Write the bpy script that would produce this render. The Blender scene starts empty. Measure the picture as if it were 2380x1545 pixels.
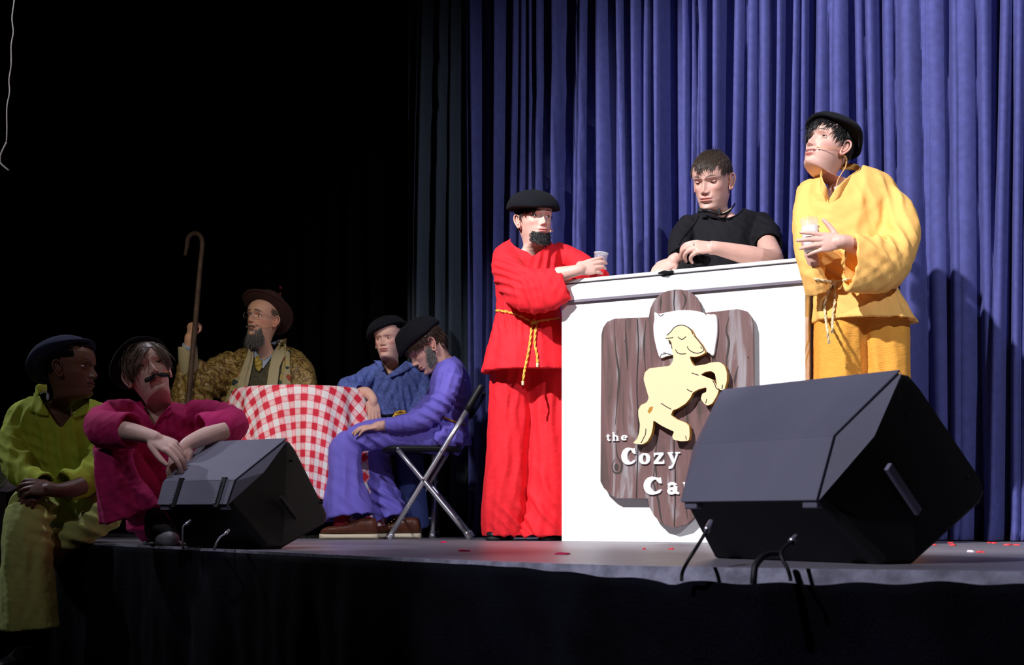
import bpy, bmesh, math, random
import numpy as np
from mathutils import Vector, Matrix

random.seed(7); RNG = np.random.default_rng(7)
SC = bpy.context.scene
COL = SC.collection
# ------------------------------------------------------------------ camera, world, lights, exposure
FPX, HY, CZ = 3000.0, 1197.0, 0.1134          # focal length in pixels, horizon row, eye height above stage
cam = bpy.data.cameras.new('camera'); camo = bpy.data.objects.new('camera', cam); COL.objects.link(camo)
cam.sensor_width = 36.0; cam.lens = FPX / 2380 * 36; cam.shift_y = (HY - 772.5) / 2380
cam.clip_start = 0.05; cam.clip_end = 100
camo.location = (0, 0, CZ); camo.rotation_euler = (math.radians(90), 0, 0)
cam.dof.use_dof = True; cam.dof.focus_distance = 5.7; cam.dof.aperture_fstop = 7.0
SC.camera = camo
SC.view_settings.view_transform = 'Standard'; SC.view_settings.look = 'None'
SC.view_settings.exposure = 0.0; SC.view_settings.gamma = 1.0
world = bpy.data.worlds.new('world'); SC.world = world; world.use_nodes = True
world.node_tree.nodes['Background'].inputs[0].default_value = (0.25, 0.28, 0.5, 1)
world.node_tree.nodes['Background'].inputs[1].default_value = 0.004

def spot(name, loc, target, power, size_deg, blend, col=(1, 1, 1), rad=0.08):
    l = bpy.data.lights.new(name, 'SPOT'); l.energy = power; l.spot_size = math.radians(size_deg)
    l.spot_blend = blend; l.color = col; l.shadow_soft_size = rad
    o = bpy.data.objects.new(name, l); COL.objects.link(o); o.location = loc
    o.rotation_euler = (Vector(target) - Vector(loc)).to_track_quat('-Z', 'Y').to_euler()
    return o
KEY = spot('key_spotlight', (-3.6, 0.5, 5.4), (1.70, 5.6, 0.95), 4000, 31, 0.55, (1.0, 0.97, 1.0))
spot('fill_spotlight', (3.0, -1.6, 4.4), (1.5, 5.6, 1.0), 1000, 38, 0.6, (0.86, 0.88, 1.0))
spot('side_spotlight', (-3.0, 1.2, 4.6), (-0.45, 6.1, 0.70), 620, 20, 0.7, (0.98, 0.97, 1.0))
spot('warm_spotlight', (-2.4, 0.8, 4.0), (-1.25, 6.6, 0.85), 460, 17, 0.7, (1.0, 0.88, 0.66))
spot('overhead_spotlight', (-0.7, 6.2, 5.0), (-1.5, 4.9, 0.4), 230, 44, 0.8, (0.85, 0.85, 1.0))
spot('left_spotlight', (-4.3, 6.3, 3.0), (-1.6, 5.0, 0.4), 190, 36, 0.8, (0.80, 0.84, 1.0))
spot('front_amber_spotlight', (0.4, 1.0, 3.0), (-1.5, 4.9, 0.45), 34, 34, 0.9, (1.0, 0.74, 0.68))
spot('stage_edge_fill', (-3.4, 0.5, 4.2), (0.95, 3.0, 0.15), 1000, 25, 0.6, (0.84, 0.83, 1.0))  # unseen lamp added to brighten the large monitor and the stage skirt

spot('left_front_fill', (-3.2, 1.2, 3.4), (-1.4, 4.9, 0.55), 95, 26, 0.9, (0.88, 0.90, 1.0))  # added fill with no visible source, lifts the face of the pink figure
spot('monitor_fill', (-2.2, 2.0, 5.0), (-0.88, 4.30, 0.3), 420, 10, 0.6, (0.84, 0.84, 1.0))  # added narrow beam, no such lamp in view, brightens the smaller monitor
# ------------------------------------------------------------------ pixel -> place helpers
def P(px, py, Y): return np.array([(px - 1190) * Y / FPX, Y, CZ + (HY - py) * Y / FPX])
def floor_at(px, py):
    Y = CZ * FPX / (py - HY); return np.array([(px - 1190) * Y / FPX, Y, 0.0])

# ------------------------------------------------------------------ mesh helpers
class G:
    def __init__(s): s.v = []; s.f = []; s.n = 0; s.uv = None
    def add(s, V, F):
        V = np.asarray(V, float); s.v.append(V)
        s.f += [tuple(i + s.n for i in f) for f in F]; s.n += len(V); return s
    def join(s, o):
        if o.n: s.add(o.V(), o.f)
        return s
    def V(s): return np.vstack(s.v) if s.v else np.zeros((0, 3))

def nrm(v):
    v = np.asarray(v, float); return v / (np.linalg.norm(v) + 1e-12)

def bridge(rings, closed_caps=True):
    R = np.asarray(rings); m, k, _ = R.shape
    V = R.reshape(-1, 3); F = []
    for i in range(m - 1):
        a, b = i * k, (i + 1) * k
        for j in range(k):
            j2 = (j + 1) % k; F.append((a + j, a + j2, b + j2, b + j))
    if closed_caps:
        F.append(tuple(range(k - 1, -1, -1))); F.append(tuple((m - 1) * k + j for j in range(k)))
    return V, F

def catmull(A, sub):
    A = np.asarray(A, float); n = len(A)
    if n < 3 or sub <= 1: 
        if n == 2 and sub > 1: return np.array([A[0] + (A[1] - A[0]) * t for t in np.linspace(0, 1, sub + 1)])
        return A
    out = []
    for i in range(n - 1):
        p0 = A[i - 1] if i > 0 else 2 * A[0] - A[1]; p1 = A[i]; p2 = A[i + 1]
        p3 = A[i + 2] if i + 2 < n else 2 * A[-1] - A[-2]
        for t in np.arange(sub) / sub:
            out.append(.5 * ((2 * p1) + (-p0 + p2) * t + (2 * p0 - 5 * p1 + 4 * p2 - p3) * t * t + (-p0 + 3 * p1 - 3 * p2 + p3) * t ** 3))
    out.append(A[-1]); return np.array(out)

def tube_rings(path, rad, side=None, sub=4, seg=20, pleat=None, hollow=0.0, wall=0.80):
    """rings along a path; rad rows are (r_side, r_other); pleat(theta, t)->radius factor; hollow folds the end inwards"""
    rad = np.asarray(rad, float)
    if rad.ndim == 1: rad = np.stack([rad, rad], 1)
    if len(rad) != len(path):
        a, b = np.linspace(0, 1, len(path)), np.linspace(0, 1, len(rad)); rad = np.stack([np.interp(a, b, rad[:, k]) for k in (0, 1)], 1)
    D = catmull(np.hstack([np.asarray(path, float), rad]), sub); C = D[:, :3]; R = np.maximum(D[:, 3:5], 1e-4)
    m = len(C); T = np.gradient(C, axis=0); T /= np.linalg.norm(T, axis=1)[:, None] + 1e-12
    s = nrm(side if side is not None else ([1, 0, 0] if abs(T[0][0]) < .8 else [0, 1, 0]))
    th = np.linspace(0, 2 * np.pi, seg, endpoint=False); rings = []
    for i in range(m):
        S = s - T[i] * np.dot(s, T[i])
        if np.linalg.norm(S) < .1: S = prev
        S = nrm(S); prev = S
        N = np.cross(T[i], S)
        f = np.ones(seg) if pleat is None else pleat(th, i / (m - 1))
        rings.append(C[i] + np.outer(np.cos(th) * f * R[i, 0], S) + np.outer(np.sin(th) * f * R[i, 1], N))
        if side is None: s = S
    if hollow > 0:
        L = 0; k = m - 1
        while k > 1 and L < hollow: L += np.linalg.norm(C[k] - C[k - 1]); k -= 1
        e = rings[-1]; c = C[-1]; rings.append(c + (e - c) * wall)
        c2 = C[k]; rings.append(c2 + (rings[k] - c2) * (wall - .03))
    return rings

def tube(path, rad, **kw):
    caps = kw.pop('caps', True); return bridge(tube_rings(path, rad, **kw), caps)

def ellrings(spec, seg=40, sub=3, pleat=None, hollow=0.0, wall=.86, yaw=0.0):
    """upright garment: rows (px_left, px_right, py, Y, depth_radius)"""
    rows = []
    for xl, xr, py, Y, ry in spec:
        c = P((xl + xr) / 2, py, Y); rows.append([*c, (xr - xl) / 2 * Y / FPX, ry])
    D = catmull(rows, sub); th = np.linspace(0, 2 * np.pi, seg, endpoint=False); rings = []; m = len(D)
    cy, sy = math.cos(yaw), math.sin(yaw)
    for i, d in enumerate(D):
        f = np.ones(seg) if pleat is None else pleat(th, i / (m - 1))
        x = np.cos(th) * d[3] * f; y = np.sin(th) * d[4] * f
        rings.append(np.stack([d[0] + x * cy - y * sy, d[1] + x * sy + y * cy, np.full(seg, d[2])], 1))
    if hollow:
        k = m - 1; L = 0
        while k > 1 and L < hollow: L += abs(D[k][2] - D[k - 1][2]); k -= 1
        c = D[-1][:3]; rings.append(c + (rings[-1] - c) * wall); c = D[k][:3]; rings.append(c + (rings[k] - c) * (wall - .03))
    return rings

def ellip(c, r, R=None, seg=20, rg=12):
    th = np.linspace(0, 2 * np.pi, seg, endpoint=False); rings = []
    for i in range(1, rg):
        p = math.pi * i / rg; rings.append(np.stack([np.cos(th) * math.sin(p) * r[0], np.sin(th) * math.sin(p) * r[1], np.full(seg, math.cos(p) * r[2])], 1))
    V, F = bridge(rings)
    if R is not None: V = V @ np.array(R)[:3, :3].T
    return V + np.asarray(c, float), F

def box(c, h, R=None, bev=0):
    V = np.array([[x, y, z] for x in (-1, 1) for y in (-1, 1) for z in (-1, 1)], float) * np.asarray(h)
    F = [(0, 1, 3, 2), (4, 6, 7, 5), (0, 4, 5, 1), (2, 3, 7, 6), (0, 2, 6, 4), (1, 5, 7, 3)]
    if R is not None: V = V @ np.array(R)[:3, :3].T
    return V + np.asarray(c, float), F

def raw_mesh(V, F, name='m'):
    me = bpy.data.meshes.new(name); me.from_pydata([tuple(v) for v in V], [], F); me.update(); return me

def apply_mods(me, setup):
    o = bpy.data.objects.new('tmp', me); COL.objects.link(o); setup(o)
    dg = bpy.context.evaluated_depsgraph_get(); ev = o.evaluated_get(dg)
    m2 = bpy.data.meshes.new_from_object(ev); bpy.data.objects.remove(o); bpy.data.meshes.remove(me); return m2

def arrays(me):
    V = np.empty(len(me.vertices) * 3); me.vertices.foreach_get('co', V); V = V.reshape(-1, 3)
    N = np.empty(len(me.vertices) * 3); me.vertex_normals.foreach_get('vector', N); N = N.reshape(-1, 3)
    F = [tuple(p.vertices) for p in me.polygons]; return V, N, F

def remesh(g, voxel=.006, smooth=6, fac=.5, disp=None):
    me = raw_mesh(g.V(), g.f)
    bm = bmesh.new(); bm.from_mesh(me); bmesh.ops.recalc_face_normals(bm, faces=bm.faces); bm.to_mesh(me); bm.free()
    def st(o):
        r = o.modifiers.new('r', 'REMESH'); r.mode = 'VOXEL'; r.voxel_size = voxel
        if smooth:
            s = o.modifiers.new('s', 'SMOOTH'); s.factor = fac; s.iterations = smooth
    me = apply_mods(me, st); V, N, F = arrays(me); bpy.data.meshes.remove(me)
    if disp is not None: V = V + N * disp(V, N)[:, None]
    return V, F

def sn(Pn, k, seed=0):
    """cheap smooth vector noise in -1..1: summed sines with warped phases"""
    r = np.random.default_rng(seed); out = np.zeros(len(Pn)); Q = Pn * np.asarray(k)
    w = np.sin(Q @ r.normal(size=3) * 1.3 + r.uniform(0, 6)) * .8
    for i in range(4):
        d = r.normal(size=3); d /= np.linalg.norm(d)
        out += np.sin(Q @ d * (1 + .35 * i) * 2 + r.uniform(0, 6) + w * (1 + .4 * i))
    return out / 4

def folds(dirs, amp=.006, base=.002, seed=0):
    """dirs: list of (center, radius, direction, wavelength, amp) for local bunches of cloth folds"""
    def f(V, N):
        d = base * sn(V, 22, seed) + base * .6 * sn(V, 55, seed + 1)
        for i, (c, r, dr, wl, a) in enumerate(dirs):
            q = V - np.asarray(c); w = np.exp(-(q ** 2).sum(1) / r ** 2)
            ph = q @ nrm(dr) * (2 * np.pi / wl) + 1.6 * sn(V, 9, seed + 7 + i)
            d += a * w * (1 - 2 * np.abs(np.sin(ph / 2)) ** 1.3)
        return d
    return f

def obj(name, V, F, mat, parent=None, cols=None, smooth=True, mats=None, midx=None, bevel=0, uv=None, sub=0):
    me = raw_mesh(V, F, name); bm = bmesh.new(); bm.from_mesh(me); bmesh.ops.recalc_face_normals(bm, faces=bm.faces); bm.to_mesh(me); bm.free()
    if mats: [me.materials.append(m) for m in mats]
    else: me.materials.append(mat)
    if midx is not None: me.polygons.foreach_set('material_index', np.asarray(midx, dtype=np.int32))
    me.polygons.foreach_set('use_smooth', np.full(len(me.polygons), smooth))
    if cols is not None:
        a = me.color_attributes.new('Col', 'FLOAT_COLOR', 'POINT'); c = np.ones((len(V), 4)); c[:, :3] = cols
        a.data.foreach_set('color', c.ravel())
    if uv is not None:
        l = me.uv_layers.new(name='UVMap'); vi = np.empty(len(me.loops), dtype=np.int32); me.loops.foreach_get('vertex_index', vi)
        l.data.foreach_set('uv', np.asarray(uv)[vi].ravel())
    o = bpy.data.objects.new(name, me); COL.objects.link(o)
    if bevel:
        b = o.modifiers.new('b', 'BEVEL'); b.width = bevel; b.segments = 3; b.limit_method = 'ANGLE'; b.angle_limit = math.radians(35)
    if sub: s_ = o.modifiers.new('s', 'SUBSURF'); s_.levels = s_.render_levels = sub
    if parent is not None:
        root = parent
        o.parent = parent; o.matrix_parent_inverse = parent_world(parent).inverted()
    return o

def parent_world(o):
    M = Matrix.Translation(o.location)
    if o.parent is not None: M = parent_world(o.parent) @ o.matrix_parent_inverse @ M
    return M
def gobj(name, g, mat, parent=None, **kw): return obj(name, g.V(), g.f, mat, parent, **kw)

def thing(name, label, cat, loc, group=None):
    o = bpy.data.objects.new(name, None); COL.objects.link(o); o.location = Vector([float(c) for c in loc]); o.empty_display_size = .1
    o['label'] = label; o['category'] = cat
    if group: o['group'] = group
    return o
def tag(o, label, cat, group=None):
    o['label'] = label; o['category'] = cat
    if group: o['group'] = group
    return o
def struct(o): o['kind'] = 'structure'; return o

# ------------------------------------------------------------------ materials
def mat(name, col, rough=.7, metal=0, bump=0, bscale=60, bstretch=(1, 1, 1), sheen=0, spec=.3, vary=0, vscale=8, emit=None, attr=False, sss=0, trans=0, coat=0):
    m = bpy.data.materials.new(name); m.use_nodes = True; nt = m.node_tree; b = nt.nodes['Principled BSDF']; L = nt.links
    b.inputs['Base Color'].default_value = (*col, 1); b.inputs['Roughness'].default_value = rough
    b.inputs['Metallic'].default_value = metal; b.inputs['Specular IOR Level'].default_value = spec
    if sheen:
        b.inputs['Sheen Weight'].default_value = sheen; b.inputs['Sheen Roughness'].default_value = .4
        b.inputs['Sheen Tint'].default_value = (*[min(1, c * 1.5 + .2) for c in col], 1)
    if coat: b.inputs['Coat Weight'].default_value = coat
    if trans: b.inputs['Transmission Weight'].default_value = trans; b.inputs['IOR'].default_value = 1.45
    if emit: b.inputs['Emission Color'].default_value = (*emit[0], 1); b.inputs['Emission Strength'].default_value = emit[1]
    if sss:
        b.inputs['Subsurface Weight'].default_value = sss; b.inputs['Subsurface Radius'].default_value = (1, .35, .2); b.inputs['Subsurface Scale'].default_value = .008
    src = None
    if attr:
        a = nt.nodes.new('ShaderNodeVertexColor'); a.layer_name = 'Col'; src = a.outputs[0]; L.new(src, b.inputs['Base Color'])
    if bump or vary:
        tc = nt.nodes.new('ShaderNodeTexCoord'); mp = nt.nodes.new('ShaderNodeMapping'); mp.inputs['Scale'].default_value = bstretch
        L.new(tc.outputs['Object'], mp.inputs[0])
    if vary:
        n = nt.nodes.new('ShaderNodeTexNoise'); n.inputs['Scale'].default_value = vscale; n.inputs['Detail'].default_value = 4; L.new(mp.outputs[0], n.inputs[0])
        mx = nt.nodes.new('ShaderNodeMix'); mx.data_type = 'RGBA'; mx.blend_type = 'MULTIPLY'; mx.inputs[0].default_value = 1
        cr = nt.nodes.new('ShaderNodeValToRGB'); cr.color_ramp.elements[0].position = .35; cr.color_ramp.elements[1].position = .65
        cr.color_ramp.elements[0].color = (1 - vary,) * 3 + (1,); cr.color_ramp.elements[1].color = (1, 1, 1, 1)
        L.new(n.outputs[0], cr.inputs[0]); L.new(cr.outputs[0], mx.inputs[7])
        if src: L.new(src, mx.inputs[6])
        else: mx.inputs[6].default_value = (*col, 1)
        L.new(mx.outputs[2], b.inputs['Base Color'])
    if bump:
        n = nt.nodes.new('ShaderNodeTexNoise'); n.inputs['Scale'].default_value = bscale; n.inputs['Detail'].default_value = 3; L.new(mp.outputs[0], n.inputs[0])
        bp = nt.nodes.new('ShaderNodeBump'); bp.inputs['Strength'].default_value = bump; bp.inputs['Distance'].default_value = .01
        L.new(n.outputs[0], bp.inputs['Height']); L.new(bp.outputs[0], b.inputs['Normal'])
    return m

M_SKIN = mat('skin', (.8, .5, .42), .5, attr=True, spec=.35, sss=.12)
M_EYE = mat('eye', (.9, .9, .9), .15, attr=True, spec=.6)
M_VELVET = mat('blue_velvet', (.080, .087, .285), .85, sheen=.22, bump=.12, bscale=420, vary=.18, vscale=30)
M_BLACKCLOTH = mat('black_drape', (.0016, .0018, .002), 1.0, spec=.02, bump=.1, bscale=300)
M_SKIRT = mat('stage_skirt_cloth', (.0030, .0034, .007), .85, sheen=.05, spec=.06, bump=.35, bscale=120, vary=.7, vscale=7)  # noise puts patchy dim light into the black colour
M_FELT = mat('black_felt', (.003, .0035, .007), .95, sheen=.05, bump=.25, bscale=500)
M_NAVYFELT = mat('navy_felt', (.008, .012, .04), .95, sheen=.1, bump=.25, bscale=500)
M_RED = mat('red_cloth', (.76, .014, .024), .8, sheen=.12, bump=.12, bscale=200)
M_YEL = mat('yellow_cloth', (.97, .54, .15), .8, sheen=.12, bump=.15, bscale=260)
M_PURPLE = mat('violet_cloth', (.17, .14, .60), .8, sheen=.1, bump=.12, bscale=200)
M_BLUE = mat('blue_linen', (.12, .17, .52), .85, sheen=.1, bump=.35, bscale=160, vary=.35, vscale=60)
M_PINK = mat('pink_cloth', (.60, .02, .16), .85, sheen=.1, bump=.15, bscale=300)
M_LIME = mat('lime_cloth', (.33, .40, .03), .85, sheen=.2, bump=.15, bscale=300)
M_LIMEPANT = mat('lime_trouser_cloth', (.42, .47, .14), .85, sheen=.2, bump=.15, bscale=300)
M_TEE = mat('black_jersey', (.005, .005, .008), .85, bump=.15, bscale=400)
M_BLACKP = mat('black_plastic', (.005, .005, .006), .6, bump=.25, bscale=600, spec=.4)
M_GREYP = mat('lit_charcoal_plastic', (.17, .17, .225), .55, bump=.2, bscale=900, spec=.4, vary=.12, vscale=5)  # grey made paler to carry the light on the monitors' rear faces
M_METAL = mat('satin_metal', (.55, .56, .6), .35, metal=.85)
M_WHITE = mat('white_paint', (.86, .86, .85), .55, bump=.06, bscale=25, vary=.03, vscale=3)
M_GREYEDGE = mat('grey_line', (.20, .18, .22), .8)
M_PILLOW = mat('pillow_white', (.88, .88, .88), .6)
M_TAN = mat('camel_tan', (.88, .66, .38), .6)
M_TANEDGE = mat('camel_edge', (.45, .22, .03), .7)
M_INK = mat('dark_line_paint', (.02, .018, .02), .7)
M_GOLD = mat('gold_cord', (.75, .42, .05), .4, bump=.3, bscale=300, spec=.6)
M_CREAM = mat('cream_cord', (.80, .66, .40), .6, bump=.3, bscale=300)
M_LEATHER = mat('brown_leather', (.12, .035, .018), .35, bump=.1, bscale=150, vary=.3, vscale=20)
M_SOLE = mat('cream_rubber', (.75, .66, .48), .7)
M_BLEATHER = mat('black_leather', (.012, .012, .013), .25)
M_GLASS = mat('clear_plastic', (.9, .92, 1), .08, spec=.8); M_GLASS.node_tree.nodes['Principled BSDF'].inputs['Alpha'].default_value = .16
M_MILK = mat('milk', (.93, .92, .88), .4)
M_MIC = mat('beige_mic', (.75, .42, .16), .5)
M_PALE = mat('pale_grey_metal', (.45, .47, .55), .5)
M_CORD = mat('grey_cord', (.35, .35, .42), .6)

# ------------------------------------------------------------------ the stage shell
U2 = np.array([.8826, -.4704, 0]); N2 = np.array([-.4704, -.8826, 0])      # along the counter / out of its front
EDGE = catmull([[2.6, 1.98], [1.69, 2.32], [.99, 2.555], [.365, 2.79], [.01, 3.065], [-.43, 3.54], [-1.135, 4.476], [-2.07, 5.75], [-3.3, 7.4]], 10)

def stage():
    n = len(EDGE); back = np.array([[e[0] + 3.2 + .6 * i / n, e[1] + 6.5] for i, e in enumerate(EDGE)])
    V = []; F = []
    for i in range(n):
        V += [[*EDGE[i], 0.0], [*back[i], 0.0], [*back[i], -.06], [*EDGE[i], -.06]]
    for i in range(n - 1):
        a, b = 4 * i, 4 * (i + 1)
        for k in range(4): F.append((a + k, a + (k + 1) % 4, b + (k + 1) % 4, b + k))
    F += [(3, 2, 1, 0), tuple(4 * (n - 1) + k for k in range(4))]
    m = bpy.data.materials.new('stage_boards'); m.use_nodes = True; nt = m.node_tree; b = nt.nodes['Principled BSDF']; L = nt.links
    tc = nt.nodes.new('ShaderNodeTexCoord'); mp = nt.nodes.new('ShaderNodeMapping'); mp.inputs['Rotation'].default_value = (0, 0, math.radians(28)); L.new(tc.outputs['Object'], mp.inputs[0])
    br = nt.nodes.new('ShaderNodeTexBrick'); br.inputs['Scale'].default_value = 1; br.inputs['Brick Width'].default_value = 2.4; br.inputs['Row Height'].default_value = .62
    br.inputs['Mortar Size'].default_value = .004; br.inputs['Color1'].default_value = (.17, .16, .19, 1); br.inputs['Color2'].default_value = (.21, .20, .23, 1); br.inputs['Mortar'].default_value = (.3, .3, .33, 1)
    L.new(mp.outputs[0], br.inputs[0])
    nz = nt.nodes.new('ShaderNodeTexNoise'); nz.inputs['Scale'].default_value = 9; nz.inputs['Detail'].default_value = 6; mp2 = nt.nodes.new('ShaderNodeMapping'); mp2.inputs['Scale'].default_value = (.5, 6, 1); mp2.inputs['Rotation'].default_value = (0, 0, math.radians(28))
    L.new(tc.outputs['Object'], mp2.inputs[0]); L.new(mp2.outputs[0], nz.inputs[0])
    cr = nt.nodes.new('ShaderNodeValToRGB'); cr.color_ramp.elements[0].color = (.55, .55, .55, 1); cr.color_ramp.elements[1].color = (1.6, 1.55, 1.5, 1); L.new(nz.outputs[0], cr.inputs[0])
    mx = nt.nodes.new('ShaderNodeMix'); mx.data_type = 'RGBA'; mx.blend_type = 'MULTIPLY'; mx.inputs[0].default_value = 1; L.new(br.outputs[0], mx.inputs[6]); L.new(cr.outputs[0], mx.inputs[7]); L.new(mx.outputs[2], b.inputs['Base Color'])
    r = nt.nodes.new('ShaderNodeMapRange'); r.inputs[3].default_value = .28; r.inputs[4].default_value = .48; L.new(nz.outputs[0], r.inputs[0]); L.new(r.outputs[0], b.inputs['Roughness'])
    struct(obj('floor', V, F, m, smooth=False))
    # aluminium edging
    g = G(); rings = []
    for i in range(n):
        t = nrm(np.array([*(EDGE[min(i + 1, n - 1)] - EDGE[max(i - 1, 0)]), 0])); o = np.cross([0, 0, 1], t); o = o if o[1] < 0 else -o
        e = np.array([*EDGE[i], 0]); w = .05
        rings.append([e - o * w + [0, 0, .001], e + o * .012 + [0, 0, .003], e + o * .016 + [0, 0, -.036], e - o * w + [0, 0, -.036]])
    g.add(*bridge(rings)); me = mat('stage_edge_metal', (.50, .50, .62), .4, metal=.25, bump=.2, bscale=30, vary=.5, vscale=25)
    struct(gobj('trim_1', g, me, smooth=False))
    # hanging skirt
    rows = 46; cols = 620; idx = np.linspace(0, n - 1, cols); E = np.stack([np.interp(idx, range(n), EDGE[:, k]) for k in (0, 1)], 1)
    s = np.concatenate([[0], np.cumsum(np.linalg.norm(np.diff(E, axis=0), axis=1))])
    Tn = np.gradient(E, axis=0); Tn /= np.linalg.norm(Tn, axis=1)[:, None]; O = np.stack([Tn[:, 1], -Tn[:, 0]], 1); O = np.where((O[:, 1:2] < 0), O, -O)
    k_ = 1 / (1 + np.exp(-(E[:, 0] - .12) / .09)); sag = .005 + k_ * (.015 + .010 * np.abs(np.sin(s * 3.1 + .7)) + .003 * np.sin(s * 40)) + .006 * np.exp(-((E[:, 0] - .36) / .02) ** 2)
    V = []
    for r in range(rows):
        t = r / (rows - 1); z = -sag * (1 - t) - t * 1.02
        ph = s * 15 + 1.3 * np.sin(s * 2.3) + .5 * np.sin(s * 7)
        d = .021 + (.006 + .035 * t ** .6) * (1 + np.sin(ph)) * .7 + .010 * t ** .5 * np.sin(s * 41 + 3 * t + np.sin(s * 5) * 2) + .006 * np.sin(s * 19 + t * 22) * np.exp(-((t - .2) / .2) ** 2)
        xy = E + O * d[:, None]; V.append(np.stack([xy[:, 0], xy[:, 1], z], 1))
    V = np.vstack(V); F = [(r * cols + c, r * cols + c + 1, (r + 1) * cols + c + 1, (r + 1) * cols + c) for r in range(rows - 1) for c in range(cols - 1)]
    o = obj('stage_skirt', V, F, M_SKIRT); so = o.modifiers.new('s', 'SOLIDIFY'); so.thickness = .004; so.offset = -1
    tag(o, 'black pleated cloth skirt hanging down the front of the stage', 'stage skirt')
    # auditorium floor, back and side walls, ceiling far above
    dk = mat('dark_carpet', (.012, .012, .014), .95, bump=.3, bscale=90)
    wl = mat('black_wall_paint', (.006, .006, .007), .95, bump=.1, bscale=20)
    struct(obj('floor', *box((-1, 3, -1.10), (8, 9, .04)), dk, smooth=False))
    struct(obj('wall_back', *box((-.6, 11.6, 2.4), (8, .05, 3.5)), wl, smooth=False))
    struct(obj('wall_left', *box((-8.6, 3, 2.4), (.05, 9, 3.5)), wl, smooth=False))
stage()

def curtain(name, u0, u1, base, folds_u, mt, label, cat, flare=.25, seed=1, zt=4.6, off=0, amp=.085, H=None):
    """hanging curtain along U2 from parameter u0 to u1 through base; folds_u: (u, width, depth, lean)"""
    nu = int((u1 - u0) * 170); nz = 60; u = np.linspace(u0, u1, nu); V = []
    for r in range(nz):
        t = (r / (nz - 1)); z = .004 + zt * t ** 1.15
        d = .006 * np.sin(u * 23 + seed) + .002 * np.sin(u * 57 + z * 1.5)
        shift = .012 * math.sin(z * 1.3 + seed); uu = u + shift * np.sin(u * 5)
        for (c, w, dp, ln) in folds_u:
            q = (uu - c - ln * (z - 1.2)) / (w * (1 + .05 * math.sin(z * 2 + c * 9)))
            d = np.maximum(d, dp * 1.7 * np.clip(1 - np.abs(q) ** 2.0, 0, 1) ** .8 + d * .35)
        fl = math.exp(-z / .07) * flare
        d = d * (1 + fl) + fl * .05 * (1 + np.sin(u * 17 + seed))
        pos = base + np.outer(uu * 0 + u, U2) + np.outer(d + off, N2); pos[:, 2] = z; V.append(pos)
    V = np.vstack(V); F = [(r * nu + c, r * nu + c + 1, (r + 1) * nu + c + 1, (r + 1) * nu + c) for r in range(nz - 1) for c in range(nu - 1)]
    o = obj(name, V, F, mt); so = o.modifiers.new('s', 'SOLIDIFY'); so.thickness = .003; so.offset = -1
    return tag(o, label, cat)
CB = np.array([2.12, 5.80, 0.0])
def cu(px):
    """parameter along the curtain line seen at column px"""
    k = (px - 1190) / FPX; return (k * CB[1] - CB[0]) / (U2[0] - k * U2[1])
def mkfolds(lst):
    out = []
    for px, wpx, dp, ln in lst:
        if px > 1890: wpx *= 1.3
        if px < 1640: wpx *= .78
        out.append((cu(px), abs(cu(px + wpx / 2) - cu(px - wpx / 2)) / 2, dp, ln))
    return out
bl = [(1106, 16, .05, 0), (1126, 22, .07, -.01), (1150, 18, .05, .01), (1183, 20, .10, .0), (1216, 30, .09, .01), (1240, 34, .09, 0), (1266, 24, .10, -.01), (1284, 12, .12, 0), (1322, 14, .13, .0),
      (1362, 12, .10, .015), (1374, 14, .11, .015), (1428, 52, .12, 0), (1462, 40, .09, .012), (1482, 22, .10, -.01), (1512, 34, .13, 0), (1528, 14, .11, .012), (1560, 24, .13, .005), (1618, 20, .10, 0), (1628, 12, .08, .01), (1642, 14, .10, .02), (1662, 16, .12, 0), (1690, 26, .12, 0), (1728, 32, .10, .01), (1762, 34, .09, .0), (1796, 36, .09, -.01), (1830, 22, .11, 0), (1862, 24, .11, .01),
      (1885, 20, .10, 0), (1922, 40, .11, .01), (1965, 46, .10, .0), (2022, 30, .10, -.01), (2052, 30, .12, -.01), (2084, 36, .10, 0), (2132, 58, .13, .0), (2190, 56, .09, -.01), (2228, 22, .08, 0), (2252, 60, .10, 0), (2306, 36, .10, -.015), (2338, 34, .12, .015), (2376, 30, .11, 0), (2410, 44, .11, 0), (2460, 60, .12, 0), (2520, 50, .1, 0), (2590, 60, .12, 0)]
curtain('stage_curtain', cu(1088), cu(2640), CB, mkfolds(bl), M_VELVET, 'royal blue velvet stage curtain hanging in deep folds behind the white counter', 'curtain', seed=1)
lf = [(965, 12, .05, 0), (996, 14, .10, .012), (1014, 26, .12, .012), (1052, 12, .11, .008), (1072, 12, .08, 0)]
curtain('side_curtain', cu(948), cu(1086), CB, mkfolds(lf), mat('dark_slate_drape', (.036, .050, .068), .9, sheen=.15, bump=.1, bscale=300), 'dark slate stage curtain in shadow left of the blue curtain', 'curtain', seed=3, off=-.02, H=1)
bf = [(x, 40, .08, 0) for x in range(-880, 980, 52)]
curtain('black_backdrop', cu(-900), cu(985), CB, mkfolds(bf), M_BLACKCLOTH, 'black backdrop curtain behind the seated figures at left', 'curtain', seed=5, off=-.25)

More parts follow.
